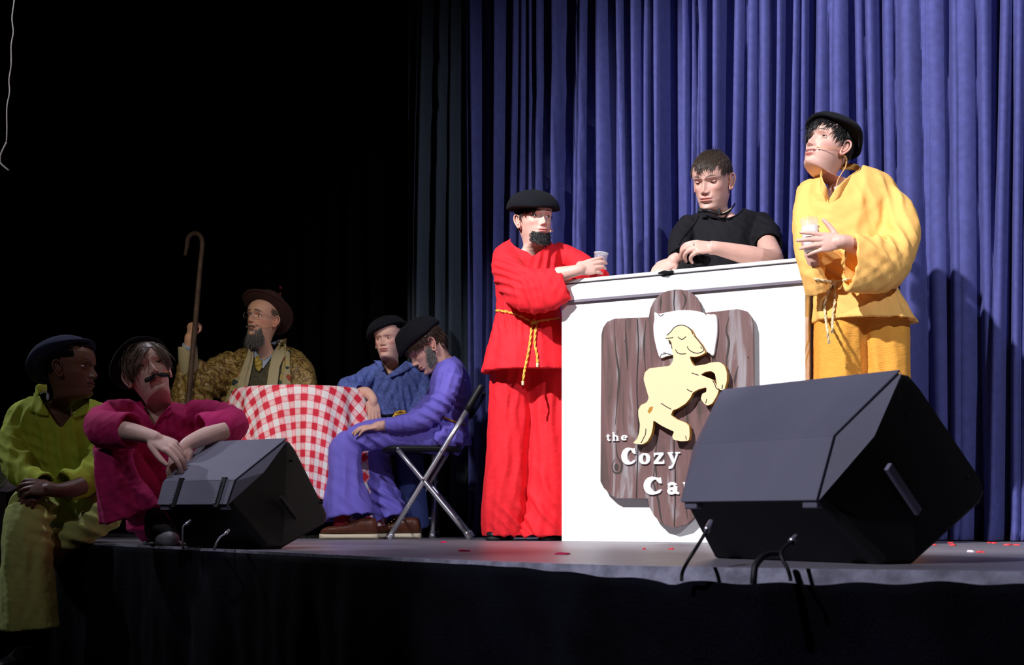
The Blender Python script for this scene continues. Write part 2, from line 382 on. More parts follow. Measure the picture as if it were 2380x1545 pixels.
# ------------------------------------------------------------------ counter and its sign
CL = np.array([.2138, 5.577, 0.0]); CLEN = 1.065
def cplane(px, py, off=0.0):
    """(u, z) on the counter front moved out by off"""
    o = CL + N2 * off; k = (px - 1190) / FPX; u = (k * o[1] - o[0]) / (U2[0] - k * U2[1]); Y = (o + U2 * u)[1]
    return np.array([u, CZ + (HY - py) * Y / FPX])
def cpt(u, z, off): return CL + U2 * u + N2 * off + np.array([0, 0, z])
def cbox(g, u0, u1, o0, o1, z0, z1):
    V = [cpt(u, z, o) for u in (u0, u1) for o in (o0, o1) for z in (z0, z1)]
    g.add(V, [(0, 1, 3, 2), (4, 6, 7, 5), (0, 4, 5, 1), (2, 3, 7, 6), (0, 2, 6, 4), (1, 5, 7, 3)])
def cslab(g, uz, o0, o1):
    n = len(uz); V = [cpt(u, z, o0) for u, z in uz] + [cpt(u, z, o1) for u, z in uz]
    g.add(V, [tuple(range(n)), tuple(range(2 * n - 1, n - 1, -1))] + [(i, n + i, n + (i + 1) % n, (i + 1) % n) for i in range(n)])
def cz_(c): return 1290 + c[0] * .4401, 590 + c[1] * .4401

def counter():
    t = thing('bar_counter', 'white painted wooden bar counter carrying a brown sign on its front', 'counter', cpt(CLEN / 2, 0, -.2))
    g = G(); cbox(g, 0, CLEN, 0, -.32, 0, 1.10); gobj('body', g, M_WHITE, t, smooth=False, bevel=.003)
    g = G(); cbox(g, -.012, CLEN + .004, .014, -.33, 1.035, 1.104); gobj('frieze_board', g, M_WHITE, t, smooth=False, bevel=.003)
    g = G(); cbox(g, -.018, CLEN + .008, .02, -.34, 1.110, 1.124); gobj('countertop', g, M_WHITE, t, smooth=False, bevel=.002)
    g = G(); cbox(g, -.010, CLEN + .002, .010, -.33, 1.102, 1.112); gobj('painted_shadow', g, M_GREYEDGE, t, smooth=False)  # grey strip painting in the shadow line under the countertop
    g = G(); cbox(g, .0, CLEN, .0135, -.0, 1.026, 1.036); gobj('grey_strip', g, M_GREYEDGE, t, smooth=False)  # thin grey strip along the lower edge of the frieze board
counter()

def ribbon(g, pts, w, o0, o1):
    """thick painted line or letter stroke in the counter plane; pts (u,z); w scalar or list of half widths"""
    pts = np.asarray(pts, float); n = len(pts); w = np.full(n, w) if np.isscalar(w) else np.asarray(w, float)
    T = np.gradient(pts, axis=0); T /= np.linalg.norm(T, axis=1)[:, None] + 1e-9; Nn = np.stack([-T[:, 1], T[:, 0]], 1)
    cslab(g, np.vstack([pts + Nn * w[:, None], (pts - Nn * w[:, None])[::-1]]), o0, o1)

def smoothpoly(pts, it=2, k=.22):
    pts = np.asarray(pts, float)
    for _ in range(it):
        nx = np.roll(pts, -1, 0); pts = np.stack([(1 - k) * pts + k * nx, k * pts + (1 - k) * nx], 1).reshape(-1, 2)
    return pts

def sign():
    t = thing('pub_sign', 'brown planked wooden sign with a sleeping tan camel and white lettering', 'sign', cpt(.5, .5, .02))
    lx = [(637, 190), (600, 197), (560, 214), (528, 248), (508, 290), (500, 336), (400, 340), (320, 343), (280, 360), (258, 392), (250, 430), (247, 800), (245, 1200), (262, 1235), (305, 1275), (332, 1290), (495, 1290), (503, 1335), (528, 1382), (572, 1425), (632, 1445)]
    L = [cplane(*cz_(c), .035) for c in lx]; uc = L[0][0]
    R = [np.array([2 * uc - p[0], p[1]]) for p in L[1:-1]][::-1]
    out = np.array(L + R); g = G(); cslab(g, out, .022, .045)
    m = bpy.data.materials.new('painted_planks'); m.use_nodes = True; nt = m.node_tree; b = nt.nodes['Principled BSDF']; K = nt.links; b.inputs['Roughness'].default_value = .7
    tc = nt.nodes.new('ShaderNodeTexCoord'); mp = nt.nodes.new('ShaderNodeMapping'); mp.inputs['Rotation'].default_value = (0, 0, math.radians(28)); mp.inputs['Scale'].default_value = (9, 9, 1.1); K.new(tc.outputs['Object'], mp.inputs[0])
    n1 = nt.nodes.new('ShaderNodeTexNoise'); n1.inputs['Scale'].default_value = 2.2; n1.inputs['Detail'].default_value = 5; n1.inputs['Distortion'].default_value = .8; K.new(mp.outputs[0], n1.inputs[0])
    cr = nt.nodes.new('ShaderNodeValToRGB'); e = cr.color_ramp.elements; e[0].position = .33; e[0].color = (.072, .048, .042, 1); e[1].position = .66; e[1].color = (.29, .26, .27, 1)
    x = cr.color_ramp.elements.new(.46); x.color = (.145, .072, .068, 1); x = cr.color_ramp.elements.new(.56); x.color = (.165, .090, .085, 1); K.new(n1.outputs[0], cr.inputs[0]); K.new(cr.outputs[0], b.inputs['Base Color'])
    gobj('board', g, m, t, smooth=False)
    # painted plank joints and grain
    g = G()
    for c in ([(435, 342), (440, 500), (432, 700), (440, 900), (430, 1288)], [(632, 190), (628, 260), (634, 330)], [(830, 500), (836, 640), (826, 760)], [(632, 820), (628, 1000), (636, 1200), (630, 1440)]):
        g = G(); q = [cplane(*cz_(k), .0455) for k in c]; ribbon(g, catmull(q, 6), .0022, .0445, .0462)
        gobj('plank_joint', g, M_INK, t, smooth=False)
    mg = mat('painted_grain', (.055, .045, .04), .8)
    grain = [[(312, 345), (322, 520), (338, 640), (330, 760), (318, 900)], [(372, 350), (375, 450), (382, 560), (383, 610)], [(480, 350), (470, 480), (478, 620)], [(920, 330), (905, 400), (918, 470), (905, 580), (915, 700)], [(968, 590), (950, 660), (952, 700)],
             [(318, 1080), (300, 1120), (315, 1155), (345, 1150), (352, 1110), (330, 1070), (322, 1000), (330, 930)], [(530, 1100), (520, 1200), (545, 1300), (560, 1400), (575, 1430)], [(560, 215), (556, 300)], [(690, 800), (700, 900), (690, 960)], [(668, 196), (690, 240), (672, 300)], [(540, 960), (530, 1100), (545, 1250)], [(700, 1200), (690, 1300), (700, 1400)]]
    for c in grain:
        g = G(); q = catmull([cplane(*cz_(k), .0455) for k in c], 6); nn = len(q); ribbon(g, q, .0012 + .0035 * np.sin(np.linspace(0, 3.14, nn)) ** 2, .0445, .0458)
        gobj('grain_line', g, mg, t, smooth=False)
    for (cx, cy, r) in ((325, 1125, .010), (370, 460, .003), (918, 462, .003), (1020, 545, .003)):
        g = G(); c0 = cplane(*cz_((cx, cy)), .0455); a = np.linspace(0, 6.283, 14, endpoint=False); cslab(g, np.stack([c0[0] + r * np.cos(a), c0[1] + r * 1.5 * np.sin(a)], 1), .0445, .0460)
        gobj('knot', g, mg, t, smooth=False)
    # pillow
    pl = [(525, 304), (545, 318), (575, 312), (640, 299), (700, 297), (760, 303), (815, 322), (852, 318), (858, 360), (858, 420), (848, 480), (838, 545), (815, 522), (780, 515), (700, 540), (625, 535), (590, 540), (556, 556), (540, 510), (524, 440), (520, 380), (527, 345)]
    g = G(); cslab(g, smoothpoly([cplane(*cz_(c), .055) for c in pl]), .045, .060); gobj('pillow_cutout', g, M_PILLOW, t, smooth=False, bevel=.002)
    g = G()
    for c in ([(545, 318), (556, 328), (572, 318)], [(790, 312), (800, 322)], [(553, 548), (563, 530), (585, 527)], [(620, 535), (600, 528), (572, 520)], [(838, 545), (812, 525), (795, 512)]):
        g = G(); ribbon(g, catmull([cplane(*cz_(k), .062) for k in c], 4), .0013, .060, .0612)
        gobj('pillow_line', g, M_INK, t, smooth=False)
    cam_ = [(583, 447), (590, 430), (612, 412), (628, 390), (655, 376), (690, 378), (720, 400), (735, 432), (755, 455), (775, 480), (788, 505), (794, 522), (770, 536), (740, 544), (712, 541), (718, 565), (735, 592), (790, 584), (830, 572), (868, 570), (895, 588), (908, 625), (908, 672), (893, 720), (872, 718), (857, 700), (850, 660), (845, 632), (825, 618), (795, 622), (768, 638), (835, 664), (852, 690), (866, 716), (855, 750), (830, 790), (806, 801), (788, 790), (770, 765), (778, 738), (800, 728), (800, 704), (760, 714), (728, 732), (715, 760), (690, 790), (650, 815), (622, 826), (612, 850), (645, 874), (690, 890), (709, 908), (712, 955), (706, 986), (665, 989), (626, 981), (619, 962), (630, 938), (600, 925), (560, 905), (520, 878), (517, 915), (508, 955), (488, 990), (460, 1006), (432, 1003), (412, 998), (435, 975), (446, 940), (450, 900), (441, 860), (440, 822), (455, 797), (485, 784), (496, 760), (482, 712), (468, 662), (475, 625), (500, 603), (560, 597), (608, 590), (625, 562), (625, 535), (616, 500), (612, 458)]
    q = smoothpoly([cplane(*cz_(c), .085) for c in cam_], 1, .14); g = G(); cslab(g, q, .060, .0845); gobj('camel_edge', g, M_TANEDGE, t, smooth=False)
    g = G(); cslab(g, q, .0845, .0865); ob = gobj('camel_cutout', g, M_TAN, t, smooth=False); ob['label'] = 'tan rearing camel asleep on a white pillow'
    g = G()
    for c in ([(650, 437), (660, 447), (674, 450), (692, 436)], [(698, 488), (706, 503), (725, 517), (752, 524), (778, 516), (788, 503)], [(636, 505), (648, 522), (668, 528), (692, 526)], [(583, 446), (605, 444), (624, 441)], [(590, 430), (612, 410), (630, 388), (658, 376), (690, 380), (718, 402), (728, 425)], [(733, 430), (755, 455), (775, 482), (788, 505)],
              [(722, 628), (740, 634), (758, 640)], [(833, 668), (845, 690), (850, 705), (865, 718)], [(697, 714), (710, 722), (725, 728)], [(560, 788), (585, 804), (614, 820)], [(480, 922), (478, 950), (466, 975), (455, 998)], [(802, 765), (796, 788)], [(885, 690), (882, 712)], [(690, 960), (694, 980)], [(612, 465), (618, 500)], [(768, 490), (776, 500)]):
        g = G(); ribbon(g, catmull([cplane(*cz_(k), .0865) for k in c], 5), .0016, .0862, .0874)
        gobj('ink_line', g, M_INK, t, smooth=False)
    g = G(); cslab(g, [cplane(*cz_(c), .087) for c in [(488, 832), (500, 808), (518, 805), (512, 828), (498, 842)]], .0862, .0872); gobj('tail_gap', g, M_TANEDGE, t, smooth=False)
    # lettering: strokes in a unit box (x right, y up, baseline 0, cap height 1)
    arc = lambda cx, cy, rx, ry, a0, a1, n=18: [(cx + rx * math.cos(math.radians(a)), cy + ry * math.sin(math.radians(a))) for a in np.linspace(a0, a1, n)]
    def thick(a0, a1, n, lo, hi): return [lo + (hi - lo) * abs(math.cos(math.radians(a))) ** 1.2 for a in np.linspace(a0, a1, n)]
    Cw = [.07 + .13 * max(0, -math.cos(math.radians(a))) ** .8 for a in np.linspace(48, 318, 20)]
    GL = {'C': [(arc(.46, .5, .34, .42, 48, 318, 20), Cw), ([(.72, .96), (.76, .62)], [.045, .05]), ([(.60, .86), (.74, .70)], [.09, .10]), ([(.64, .14), (.78, .26)], [.09, .03])],
          'o': [(arc(.34, .33, .22, .27, 0, 360, 28), thick(0, 360, 28, .055, .125))],
          'z': [([(.06, .60), (.60, .60)], [.07, .07]), ([(.52, .60), (.12, .08)], [.10, .10]), ([(.04, .07), (.62, .07)], [.07, .07]), ([(.08, .66), (.08, .44)], [.05, .03]), ([(.61, .02), (.61, .24)], [.05, .03])],
          'y': [([(.14, .62), (.38, .06)], [.11, .08]), ([(.58, .62), (.36, .0), (.24, -.22)], [.06, .06, .07]), ([(.02, .63), (.32, .63)], [.045, .045]), ([(.44, .63), (.74, .63)], [.045, .045]), ([(.24, -.22), (.08, -.20)], [.08, .09])],
          'a': [([(.44, .46), (.44, .10), (.60, .04)], [.11, .10, .05]), (arc(.28, .44, .17, .17, 20, 160, 10), [.08] * 10), ([(.12, .46), (.16, .42)], [.07, .09]), (arc(.26, .19, .13, .13, 0, 360, 20), [.08] * 20)],
          'm': [([(.12, .62), (.12, .04)], [.10, .10]), ([(.45, .50), (.45, .04)], [.10, .10]), ([(.78, .50), (.78, .04)], [.10, .10]), (arc(.30, .44, .15, .14, 0, 180, 8), [.07] * 8), (arc(.63, .44, .15, .14, 0, 180, 8), [.07] * 8), ([(.0, .04), (.26, .04)], [.045, .045]), ([(.33, .04), (.57, .04)], [.045, .045]), ([(.66, .04), (.92, .04)], [.045, .045]), ([(.0, .63), (.14, .63)], [.045, .045])],
          'e': [(arc(.32, .33, .21, .26, 0, 320, 24), thick(0, 320, 24, .06, .12)), ([(.12, .34), (.54, .34)], [.05, .05])],
          'l': [([(.16, 1.0), (.16, .04)], [.11, .11]), ([(.02, .04), (.32, .04)], [.045, .045]), ([(.02, .97), (.18, .97)], [.045, .045])],
          't': [([(.20, .86), (.20, .16), (.30, .06), (.44, .10)], [.06, .10, .09, .04]), ([(.02, .60), (.42, .60)], [.055, .055])],
          'h': [([(.14, 1.0), (.14, .04)], [.10, .10]), (arc(.32, .42, .17, .17, 0, 150, 10), [.08] * 10), ([(.50, .44), (.50, .04)], [.10, .10]), ([(.0, .04), (.28, .04)], [.045, .045]), ([(.37, .04), (.64, .04)], [.045, .045]), ([(.0, .97), (.16, .97)], [.045, .045])]}
    ADV = {'C': .88, 'o': .76, 'z': .74, 'y': .80, 'a': .70, 'm': .98, 'e': .72, 'l': .38, 't': .56, 'h': .76}
    def word(txt, c0, c1, hpx):
        a = cplane(*cz_(c0), .05); b_ = cplane(*cz_(c1), .05); H = hpx * .4401 * 5.35 / FPX; x = 0
        tot = sum(ADV[k] for k in txt); sc = abs(b_[0] - a[0]) / tot
        for k in txt:
            g = G()
            for pts, w in GL[k]: ribbon(g, [(a[0] + (x + .04 + p[0] * .9) * sc, a[1] + p[1] * H) for p in pts], np.array(w) * (sc + H) * .43, .045, .0535 + random.uniform(0, .0002))
            gobj('letter', g, M_PILLOW, t, smooth=False); x += ADV[k]
    word('the', (268, 988), (390, 984), 44); word('Cozy', (352, 1113), (672, 1112), 90); word('Camel', (468, 1270), (950, 1262), 92)
sign()

# ------------------------------------------------------------------ floor monitors
def speaker(label, A, a, poly, L, inset, ridges, name='floor_monitor'):
    """a wedge monitor seen from behind: cross-section poly (t,z), extruded back along -a from A"""
    a = nrm([*a, 0]); b = np.array([-a[1], a[0], 0]); A = np.array([*A, 0.0])
    t = thing(name, label, 'speaker', A - a * L / 2)
    pt = lambda s, tt, z: A - a * s + b * tt + np.array([0, 0, z])
    n = len(poly); g = G(); R = []
    prof = [(p[0], p[1], i) for p, i in zip(poly, inset)]
    c = np.mean(poly, axis=0)
    for s, sc in ((.0, .93), (.012, 1.0), (L - .012, 1.0), (L, .93)):
        ring = []
        for tt, z, ins in prof:
            ss = s + ins if s < L / 2 else s - ins
            ring.append(pt(ss, c[0] + (tt - c[0]) * sc, c[1] + (z - c[1]) * sc))
        R.append(ring)
    # cabinet; its two rear panels follow as parts, coloured paler where light falls
    g.add(*bridge(R)); gobj('cabinet', g, M_BLACKP, t, smooth=False, bevel=.006)
    iA, iC, iE = 0, n - 1, n - 2
    def panel(i, j, nm, e0=.0, e1=.0, cut=0):
        (t0, z0, s0), (t1, z1, s1) = prof[i], prof[j]
        nn = nrm(np.array([(z1 - z0), -(t1 - t0)])); nn = nn if np.dot(nn, np.array([t0, z0]) - c) > 0 else -nn
        o = nn * .004; g = G(); q = []; dd_ = nrm(np.array([t1 - t0, z1 - z0])) * .004; t0, z0, t1, z1 = t0 - dd_[0], z0 - dd_[1], t1 + dd_[0], z1 + dd_[1]
        for dd in (0.0, .006):
            q += [pt(s0 + .004, t0 + nn[0] * dd, z0 + nn[1] * dd), pt(L - s0 - .004, t0 + nn[0] * dd, z0 + nn[1] * dd), pt(L - s1 - .004, t1 + nn[0] * dd, z1 + nn[1] * dd), pt(s1 + .004, t1 + nn[0] * dd, z1 + nn[1] * dd)]
        g.add(q, [(0, 1, 2, 3), (7, 6, 5, 4), (0, 4, 5, 1), (1, 5, 6, 2), (2, 6, 7, 3), (3, 7, 4, 0)]); gobj(nm, g, M_GREYP, t, smooth=False, bevel=.0015)
    panel(iA, iC, 'rear_panel'); panel(iC, iE, 'rear_panel')
    (t0, z0, s0), (t1, z1, s1), (t2, z2, s2) = prof[iA], prof[iC], prof[iE]
    for fl in (0, 1):
        S = (lambda v: v) if fl == 0 else (lambda v: L - v)
        tri = [pt(S(-.001), t0, z0), pt(S(s1), t1, z1), pt(S(s2), t2, z2), pt(S(-.001), (t0 + t2) / 2 + .004, (z0 + z2) / 2 - .004)]; o = (a if fl == 0 else -a) * .003 - b * .002
        g = G(); g.add([q - o for q in tri] + [q + o for q in tri], [(0, 1, 2, 3), (7, 6, 5, 4)] + [(i, (i + 1) % 4, 4 + (i + 1) % 4, 4 + i) for i in range(4)]); gobj('corner_facet', g, M_GREYP, t, smooth=False)
    # chamfer tabs at the lower corners
    (t1, z1, s1) = prof[iE]
    for s in (s1 + .03, L - s1 - .03):
        g = G(); g.add(*box(pt(s, t1 + .012, z1 - .008), (.022, .012, .012), R=np.array([a, b, [0, 0, 1]]).T)); gobj('corner_tab', g, M_GREYP, t, smooth=False, bevel=.004)
    if ridges:
        (t0, z0, s0) = prof[iC]; 
        for s in (L * .2, L * .70):
            g = G()
            for dd in (1,):
                mid = pt(s, (t0 + t1) / 2 - .006, (z0 + z1) / 2 + .0)
                ax = nrm(pt(s, t0, z0) - pt(s, t1, z1)); Rm = np.array([a, np.cross(ax, a), ax]).T
                g.add(*box(mid, (.010, .005, np.hypot(t0 - t1, z0 - z1) / 2 + .012), R=Rm))
            st = gobj('grip_strip', g, M_BLACKP, t, smooth=False)
            g = G()
            for k in range(8):
                f = (k + .5) / 8; g.add(*box(pt(s + .012, t1 + (t0 - t1) * f - .008, z1 + (z0 - z1) * f), (.006, .005, .0045), R=Rm))
            gobj('ridge', g, M_GREYP, st, smooth=False)
    # recessed handle with its bar on the near end
    g = G(); Rm = np.array([b, a, [0, 0, 1]]).T
    cen = pt(-.001, c[0] + .03, c[1] - .01)
    k = L / .58; hz = .02 if ridges else 0
    h0, h1 = pt(-.010, -.062 * k, .225 * k + hz), pt(-.010, .05 * k, .12 * k + hz); ax = nrm(h1 - h0)
    g.add(*box((h0 + h1) / 2, (.011 * k, .006, np.linalg.norm(h1 - h0) / 2), R=np.array([np.cross(a, ax), a, ax]).T)); gobj('handle', g, M_BLACKP if ridges else mat('dull_grey_plastic', (.22, .22, .30), .6), t, smooth=False, bevel=.003)
    for sx in (0.06, L - .06):
        g = G(); g.add(*tube([pt(sx, .01, .012), pt(sx, .01, 0)], [.02, .02], seg=14)); gobj('foot', g, M_BLACKP, t, smooth=False)
    for q in ((.02, c[1] + .12), (.25 * L / .58, c[1] - .02)):
        g = G(); g.add(*ellip(pt(-.002, q[0], q[1]), (.005, .004, .005), seg=10, rg=6)); gobj('screw', g, M_BLEATHER, t)
    # front grille on the far slope
    (t0, z0, _), (t2, z2, _) = prof[2], prof[3]
    nn = nrm(np.array([z0 - z2, t2 - t0])); g = G(); q = []
    for dd in (-.001, .008): q += [pt(.03, t0 + nn[0] * dd, z0 + nn[1] * dd), pt(L - .03, t0 + nn[0] * dd, z0 + nn[1] * dd), pt(L - .03, t2 + nn[0] * dd, z2 + nn[1] * dd), pt(.03, t2 + nn[0] * dd, z2 + nn[1] * dd)]
    g.add(q, [(0, 1, 2, 3), (7, 6, 5, 4), (0, 4, 5, 1), (1, 5, 6, 2), (2, 6, 7, 3), (3, 7, 4, 0)]); gobj('grille', g, mat('grille_mesh', (.02, .02, .02), .6, bump=1, bscale=900), t, smooth=False)
    return t, pt
polyR = [(.0, .443), (.04, .440), (.075, .415), (.315, .205), (.333, .170), (.318, .145), (.055, .0), (-.045, .0), (-.206, .149), (-.145, .294)]
# order: A, round, round, B.., C, D, E, crease
insR = [0, 0, 0, 0, 0, 0, 0, .01, .065, .068]
spk, sp_pt = speaker('large black wedge floor monitor with rear panels coloured lit grey, in front of the counter', (.899, 2.98), (.58, -.81), polyR, .58, insR, False)
polyL = [(.0, .366), (.02, .362), (.045, .340), (.200, .135), (.214, .110), (.205, .085), (-.02, .0), (-.09, .0), (-.235, .150), (-.205, .225)]
insL = [0, 0, 0, 0, 0, 0, 0, .01, .035, .03]
spl, spl_pt = speaker('smaller black wedge floor monitor with ridged grips, beside the figure in pink', (-.756, 4.34), (.84, -.545), polyL, .40, insL, True)

def cable(name, label, pts, r, m, cat='cable', tip=None, parent=None):
    g = G(); g.add(*tube(pts, [r] * len(pts), seg=8, sub=6)); 
    t = thing(name, label, cat, pts[-1]); gobj('cord', g, m, t)
    if tip is not None:
        g = G(); d = nrm(np.array(tip) - pts[0]); g.add(*tube([pts[0], np.array(tip)], [r * 1.9, r * 1.5], seg=10)); gobj('plug', g, M_METAL, t)
    return t
M_RUB = mat('black_rubber', (.012, .012, .014), .5)
cable('audio_cable', 'black cable looping from the left corner of the large monitor to the stage edge', [P(1643, 1232, 2.86), P(1620, 1270, 2.72), P(1598, 1305, 2.70), P(1586, 1330, 2.72), P(1584, 1350, 2.72)], .004, M_RUB, tip=P(1652, 1212, 2.92))
cable('audio_cable', 'black cable hanging under the large monitor where its plug shows', [P(1840, 1258, 2.66), P(1815, 1285, 2.62), P(1830, 1320, 2.60), P(1836, 1338, 2.60), P(1838, 1350, 2.60)], .004, M_RUB, tip=P(1850, 1247, 2.70))
cable('audio_cable', 'black cable bunched over the stage edge left of the monitor foot', [P(1815, 1288, 2.66), P(1780, 1290, 2.62), P(1757, 1312, 2.60), P(1752, 1340, 2.59), P(1751, 1356, 2.59)], .007, M_RUB)
cable('audio_cable', 'thin cable dropping from the front of the smaller monitor', [P(524, 1240, 4.05), P(512, 1248, 4.02), P(503, 1262, 4.00), P(498, 1278, 4.00)], .003, M_CORD, tip=P(532, 1232, 4.10))
cable('audio_cable', 'short cable behind the sneaker at the smaller monitor left end', [P(433, 1218, 4.18), P(426, 1225, 4.18), P(425, 1262, 4.20), P(427, 1275, 4.22)], .003, M_CORD, tip=P(442, 1210, 4.22))

# hanging cord at far left
g = G(); hc = [(34, -40), (33, 0), (28, 42), (31, 75), (26, 105), (26, 150), (21, 185), (22, 215), (16, 250), (16, 300), (15, 330)]
tc_ = thing('hanging_cord', 'thin pale cord hanging down in the dark at top left', 'cord', P(34, -400, 4.6))
g.add(*tube([P(34, -420, 4.6)] + [P(x, y, 4.6) for x, y in hc], [.0022] * 12, seg=8, sub=5)); gobj('cord', g, M_CORD, tc_)
for q in ([(15, 330), (3, 355), (0, 366)], [(0, 366), (2, 380), (20, 396)]):
    g = G(); g.add(*tube([P(x, y, 4.6) for x, y in q], [.003] * 3, seg=8)); gobj('frayed_end', g, M_CORD, tc_)
# ------------------------------------------------------------------ people: head
def ti(z, zs, vs):
    return np.interp(z, zs, vs)
HZ = np.array([-.42, -.34, -.29, -.255, -.225, -.200, -.180, -.155, -.135, -.122, -.115, -.108, -.098, -.085, -.070, -.050, -.030, -.010, .005, .018, .035, .055, .075, .092, .104, .112])
HF = np.array([-.060, -.075, -.080, -.072, -.055, -.040, -.036, -.034, -.036, -.048, -.067, -.080, -.0855, -.084, -.0855, -.0865, -.085, -.083, -.084, -.090, -.0915, -.087, -.074, -.053, -.029, -.002])
HB = np.array([.06, .075, .085, .080, .075, .068, .064, .062, .062, .062, .062, .062, .064, .066, .070, .078, .086, .092, .095, .097, .097, .093, .082, .062, .034, .002])
HW = np.array([.070, .095, .115, .110, .085, .060, .052, .049, .0475, .046, .0455, .046, .048, .051, .056, .0615, .066, .069, .071, .073, .074, .0735, .066, .050, .028, .002])
def bump(x, z, cx, cz, sx, sz, a): return a * np.exp(-((x - cx) / sx) ** 2 - ((z - cz) / sz) ** 2)
def sm(a, b, x): t = np.clip((x - a) / (b - a), 0, 1); return t * t * (3 - 2 * t)

def head_geo(o):
    """local head+neck+upper chest grid. face towards -y. returns V, F, colour"""
    zz = np.concatenate([np.linspace(-.40, -.16, 26, endpoint=False), np.linspace(-.16, -.128, 8, endpoint=False), np.linspace(-.128, .03, 104, endpoint=False), np.linspace(.03, .104, 26, endpoint=False), [.104, .107, .109, .1105, .1115]])
    ns = 150; s = np.linspace(-1, 1, ns, endpoint=False); a = np.pi * np.sign(s) * np.abs(s) ** 1.45
    dense = np.linspace(-.42, .112, 700); ker = np.exp(-np.linspace(-2, 2, 17) ** 2); ker /= ker.sum()
    def tab(v):
        d = np.interp(dense, HZ, v); p = np.pad(d, 8, mode='edge'); q = np.convolve(p, ker, 'valid'); w = sm(.09, .105, dense); return np.interp(zz, dense, q * (1 - w) + d * w)
    f, b, w = tab(HF), tab(HB), tab(HW)
    jaw = o.get('jaw', 1.0); w = w * (1 + (jaw - 1) * np.exp(-((zz + .08) / .035) ** 2)); fat = o.get('cheek', 0)
    yc = np.where(zz < -.13, .012, .006); sa, ca = np.sin(a), np.cos(a)
    X = w[:, None] * (np.sign(sa) * np.abs(sa) ** .93)[None]
    cc = np.abs(ca) ** .86
    Y = np.where(ca[None] > 0, yc[:, None] - (yc - f)[:, None] * cc, yc[:, None] + (b - yc)[:, None] * np.abs(ca) ** .95)
    Z = np.repeat(zz[:, None], ns, 1); x, z = X, Z; front = sm(.05, .45, ca)[None] * sm(-.14, -.118, Z)
    ax = np.abs(x); d = np.zeros_like(x)
    for cx, cz, sx, sz, am in ((.024, .0185, .018, .0065, .0045), (.031, .000, .0155, .0115, -.0105), (.046, -.024, .017, .013, .0035 + fat), (.044, -.055, .013, .018, -.0025 + 1.2 * fat), (.014, .004, .006, .010, -.003)):
        d += am * np.exp(-((ax - cx) / sx) ** 2 - ((z - cz) / sz) ** 2)
    for q in ((0, .008, .010, .008, -.001), (0, -.060, .026, .016, .0055), (0, -.099, .017, .011, .007), (0, -.0805, .017, .0042, -.0045)): d += bump(x, z, *q)
    # nose
    nl = o.get('nose', 1.0)
    A = np.interp(z, [-.047, -.0435, -.041, -.037, -.031, -.024, -.012, 0, .012, .02], np.array([0, .002, .010, .019, .0235, .0205, .0135, .008, .004, 0]) * nl)
    sg = np.interp(z, [-.045, -.035, -.02, .01], [.0105, .0098, .0078, .0065]); d += A * np.exp(-np.abs(x / sg) ** 2.2)
    d += .0105 * nl * np.exp(-((ax - .0125) / .0058) ** 2 - ((z + .0375) / .0062) ** 2) - .003 * np.exp(-((ax - .021) / .005) ** 2 - ((z + .040) / .010) ** 2)
    d -= .0045 * np.exp(-((ax - .0068) / .0036) ** 2 - ((z + .0425) / .0028) ** 2)
    d -= .0016 * np.exp(-(x / .0035) ** 2 - ((z + .052) / .005) ** 2)
    # lips
    mo = o.get('mouth_open', 0.0); sml = o.get('smile', 0.0); ml = -.0635 + sml * (ax / .025) ** 2 * .004
    zu = z - ml
    wu = np.clip(1 - (ax / .0255) ** 2, 0, 1) ** .6
    d += wu * (.0058 * np.exp(-((zu - .0052) / .0036) ** 2) + .0072 * np.exp(-((zu + .0058 + mo * .5) / .0048) ** 2) - (.0048 + mo * .8) * np.exp(-(zu / (.0016 + mo * .45)) ** 2))
    d -= .002 * np.exp(-((ax - .028) / .004) ** 2 - (zu / .005) ** 2)
    d += o.get('chin', 0) * np.exp(-(x / .016) ** 2 - ((z + .102) / .013) ** 2)
    Y = Y - d * front
    V = np.stack([X, Y, Z], 2).reshape(-1, 3)
    # colour
    sk = np.array(o['skin']); lip = np.array(o.get('lip', sk * [.86, .50, .52])); C = np.tile(sk, (V.shape[0], 1)); x, z = V[:, 0], V[:, 2]; ax = np.abs(x); fr = (front.reshape(-1) > .3)
    def mixc(w, col): nonlocal C; w = np.clip(w, 0, 1)[:, None]; C = C * (1 - w) + np.array(col) * w
    bl = o.get('blush', .5)
    mixc(bl * .5 * fr * np.exp(-((ax - .045) / .018) ** 2 - ((z + .030) / .016) ** 2), sk * [1.0, .62, .60])
    mixc(bl * .35 * fr * np.exp(-(x / .012) ** 2 - ((z + .034) / .010) ** 2), sk * [1, .66, .62])
    mlv = -.0635 + sml * (ax / .025) ** 2 * .004; zu = z - mlv
    inn = sm(1.0, .85, (ax / .0245) ** 2 + np.where(zu > 0, zu / .0105, -zu / (.0125 + mo)) ** 2)
    mixc(.85 * fr * inn, lip); mixc(.8 * fr * (ax < .023) * np.exp(-(zu / (.0011 + mo * .5)) ** 2), sk * [.25, .12, .12])
    if mo > .003: mixc(fr * (ax < .014) * np.exp(-((zu - mo * .25) / (mo * .35)) ** 4), [.8, .76, .7])
    mixc(.85 * fr * np.exp(-((ax - .0068) / .0034) ** 2 - ((z + .0440) / .0024) ** 2), sk * [.22, .12, .1])  # nostrils: the dark inside the holes is put into the skin colour
    mixc(.22 * fr * np.exp(-((ax - .031) / .016) ** 2 - ((z - .001) / .010) ** 2), sk * [.8, .55, .55])
    bc = np.array(o.get('brow', (.03, .02, .015))); by = .0215 + .0035 * np.sin(np.clip((ax - .012) / .038, 0, 1) * 2.6) + o.get('browtilt', 0) * (ax - .03); bt = .0030 * np.clip((ax - .008) / .01, 0, 1) * np.clip((.052 - ax) / .02, .15, 1) * o.get('browthick', 1)
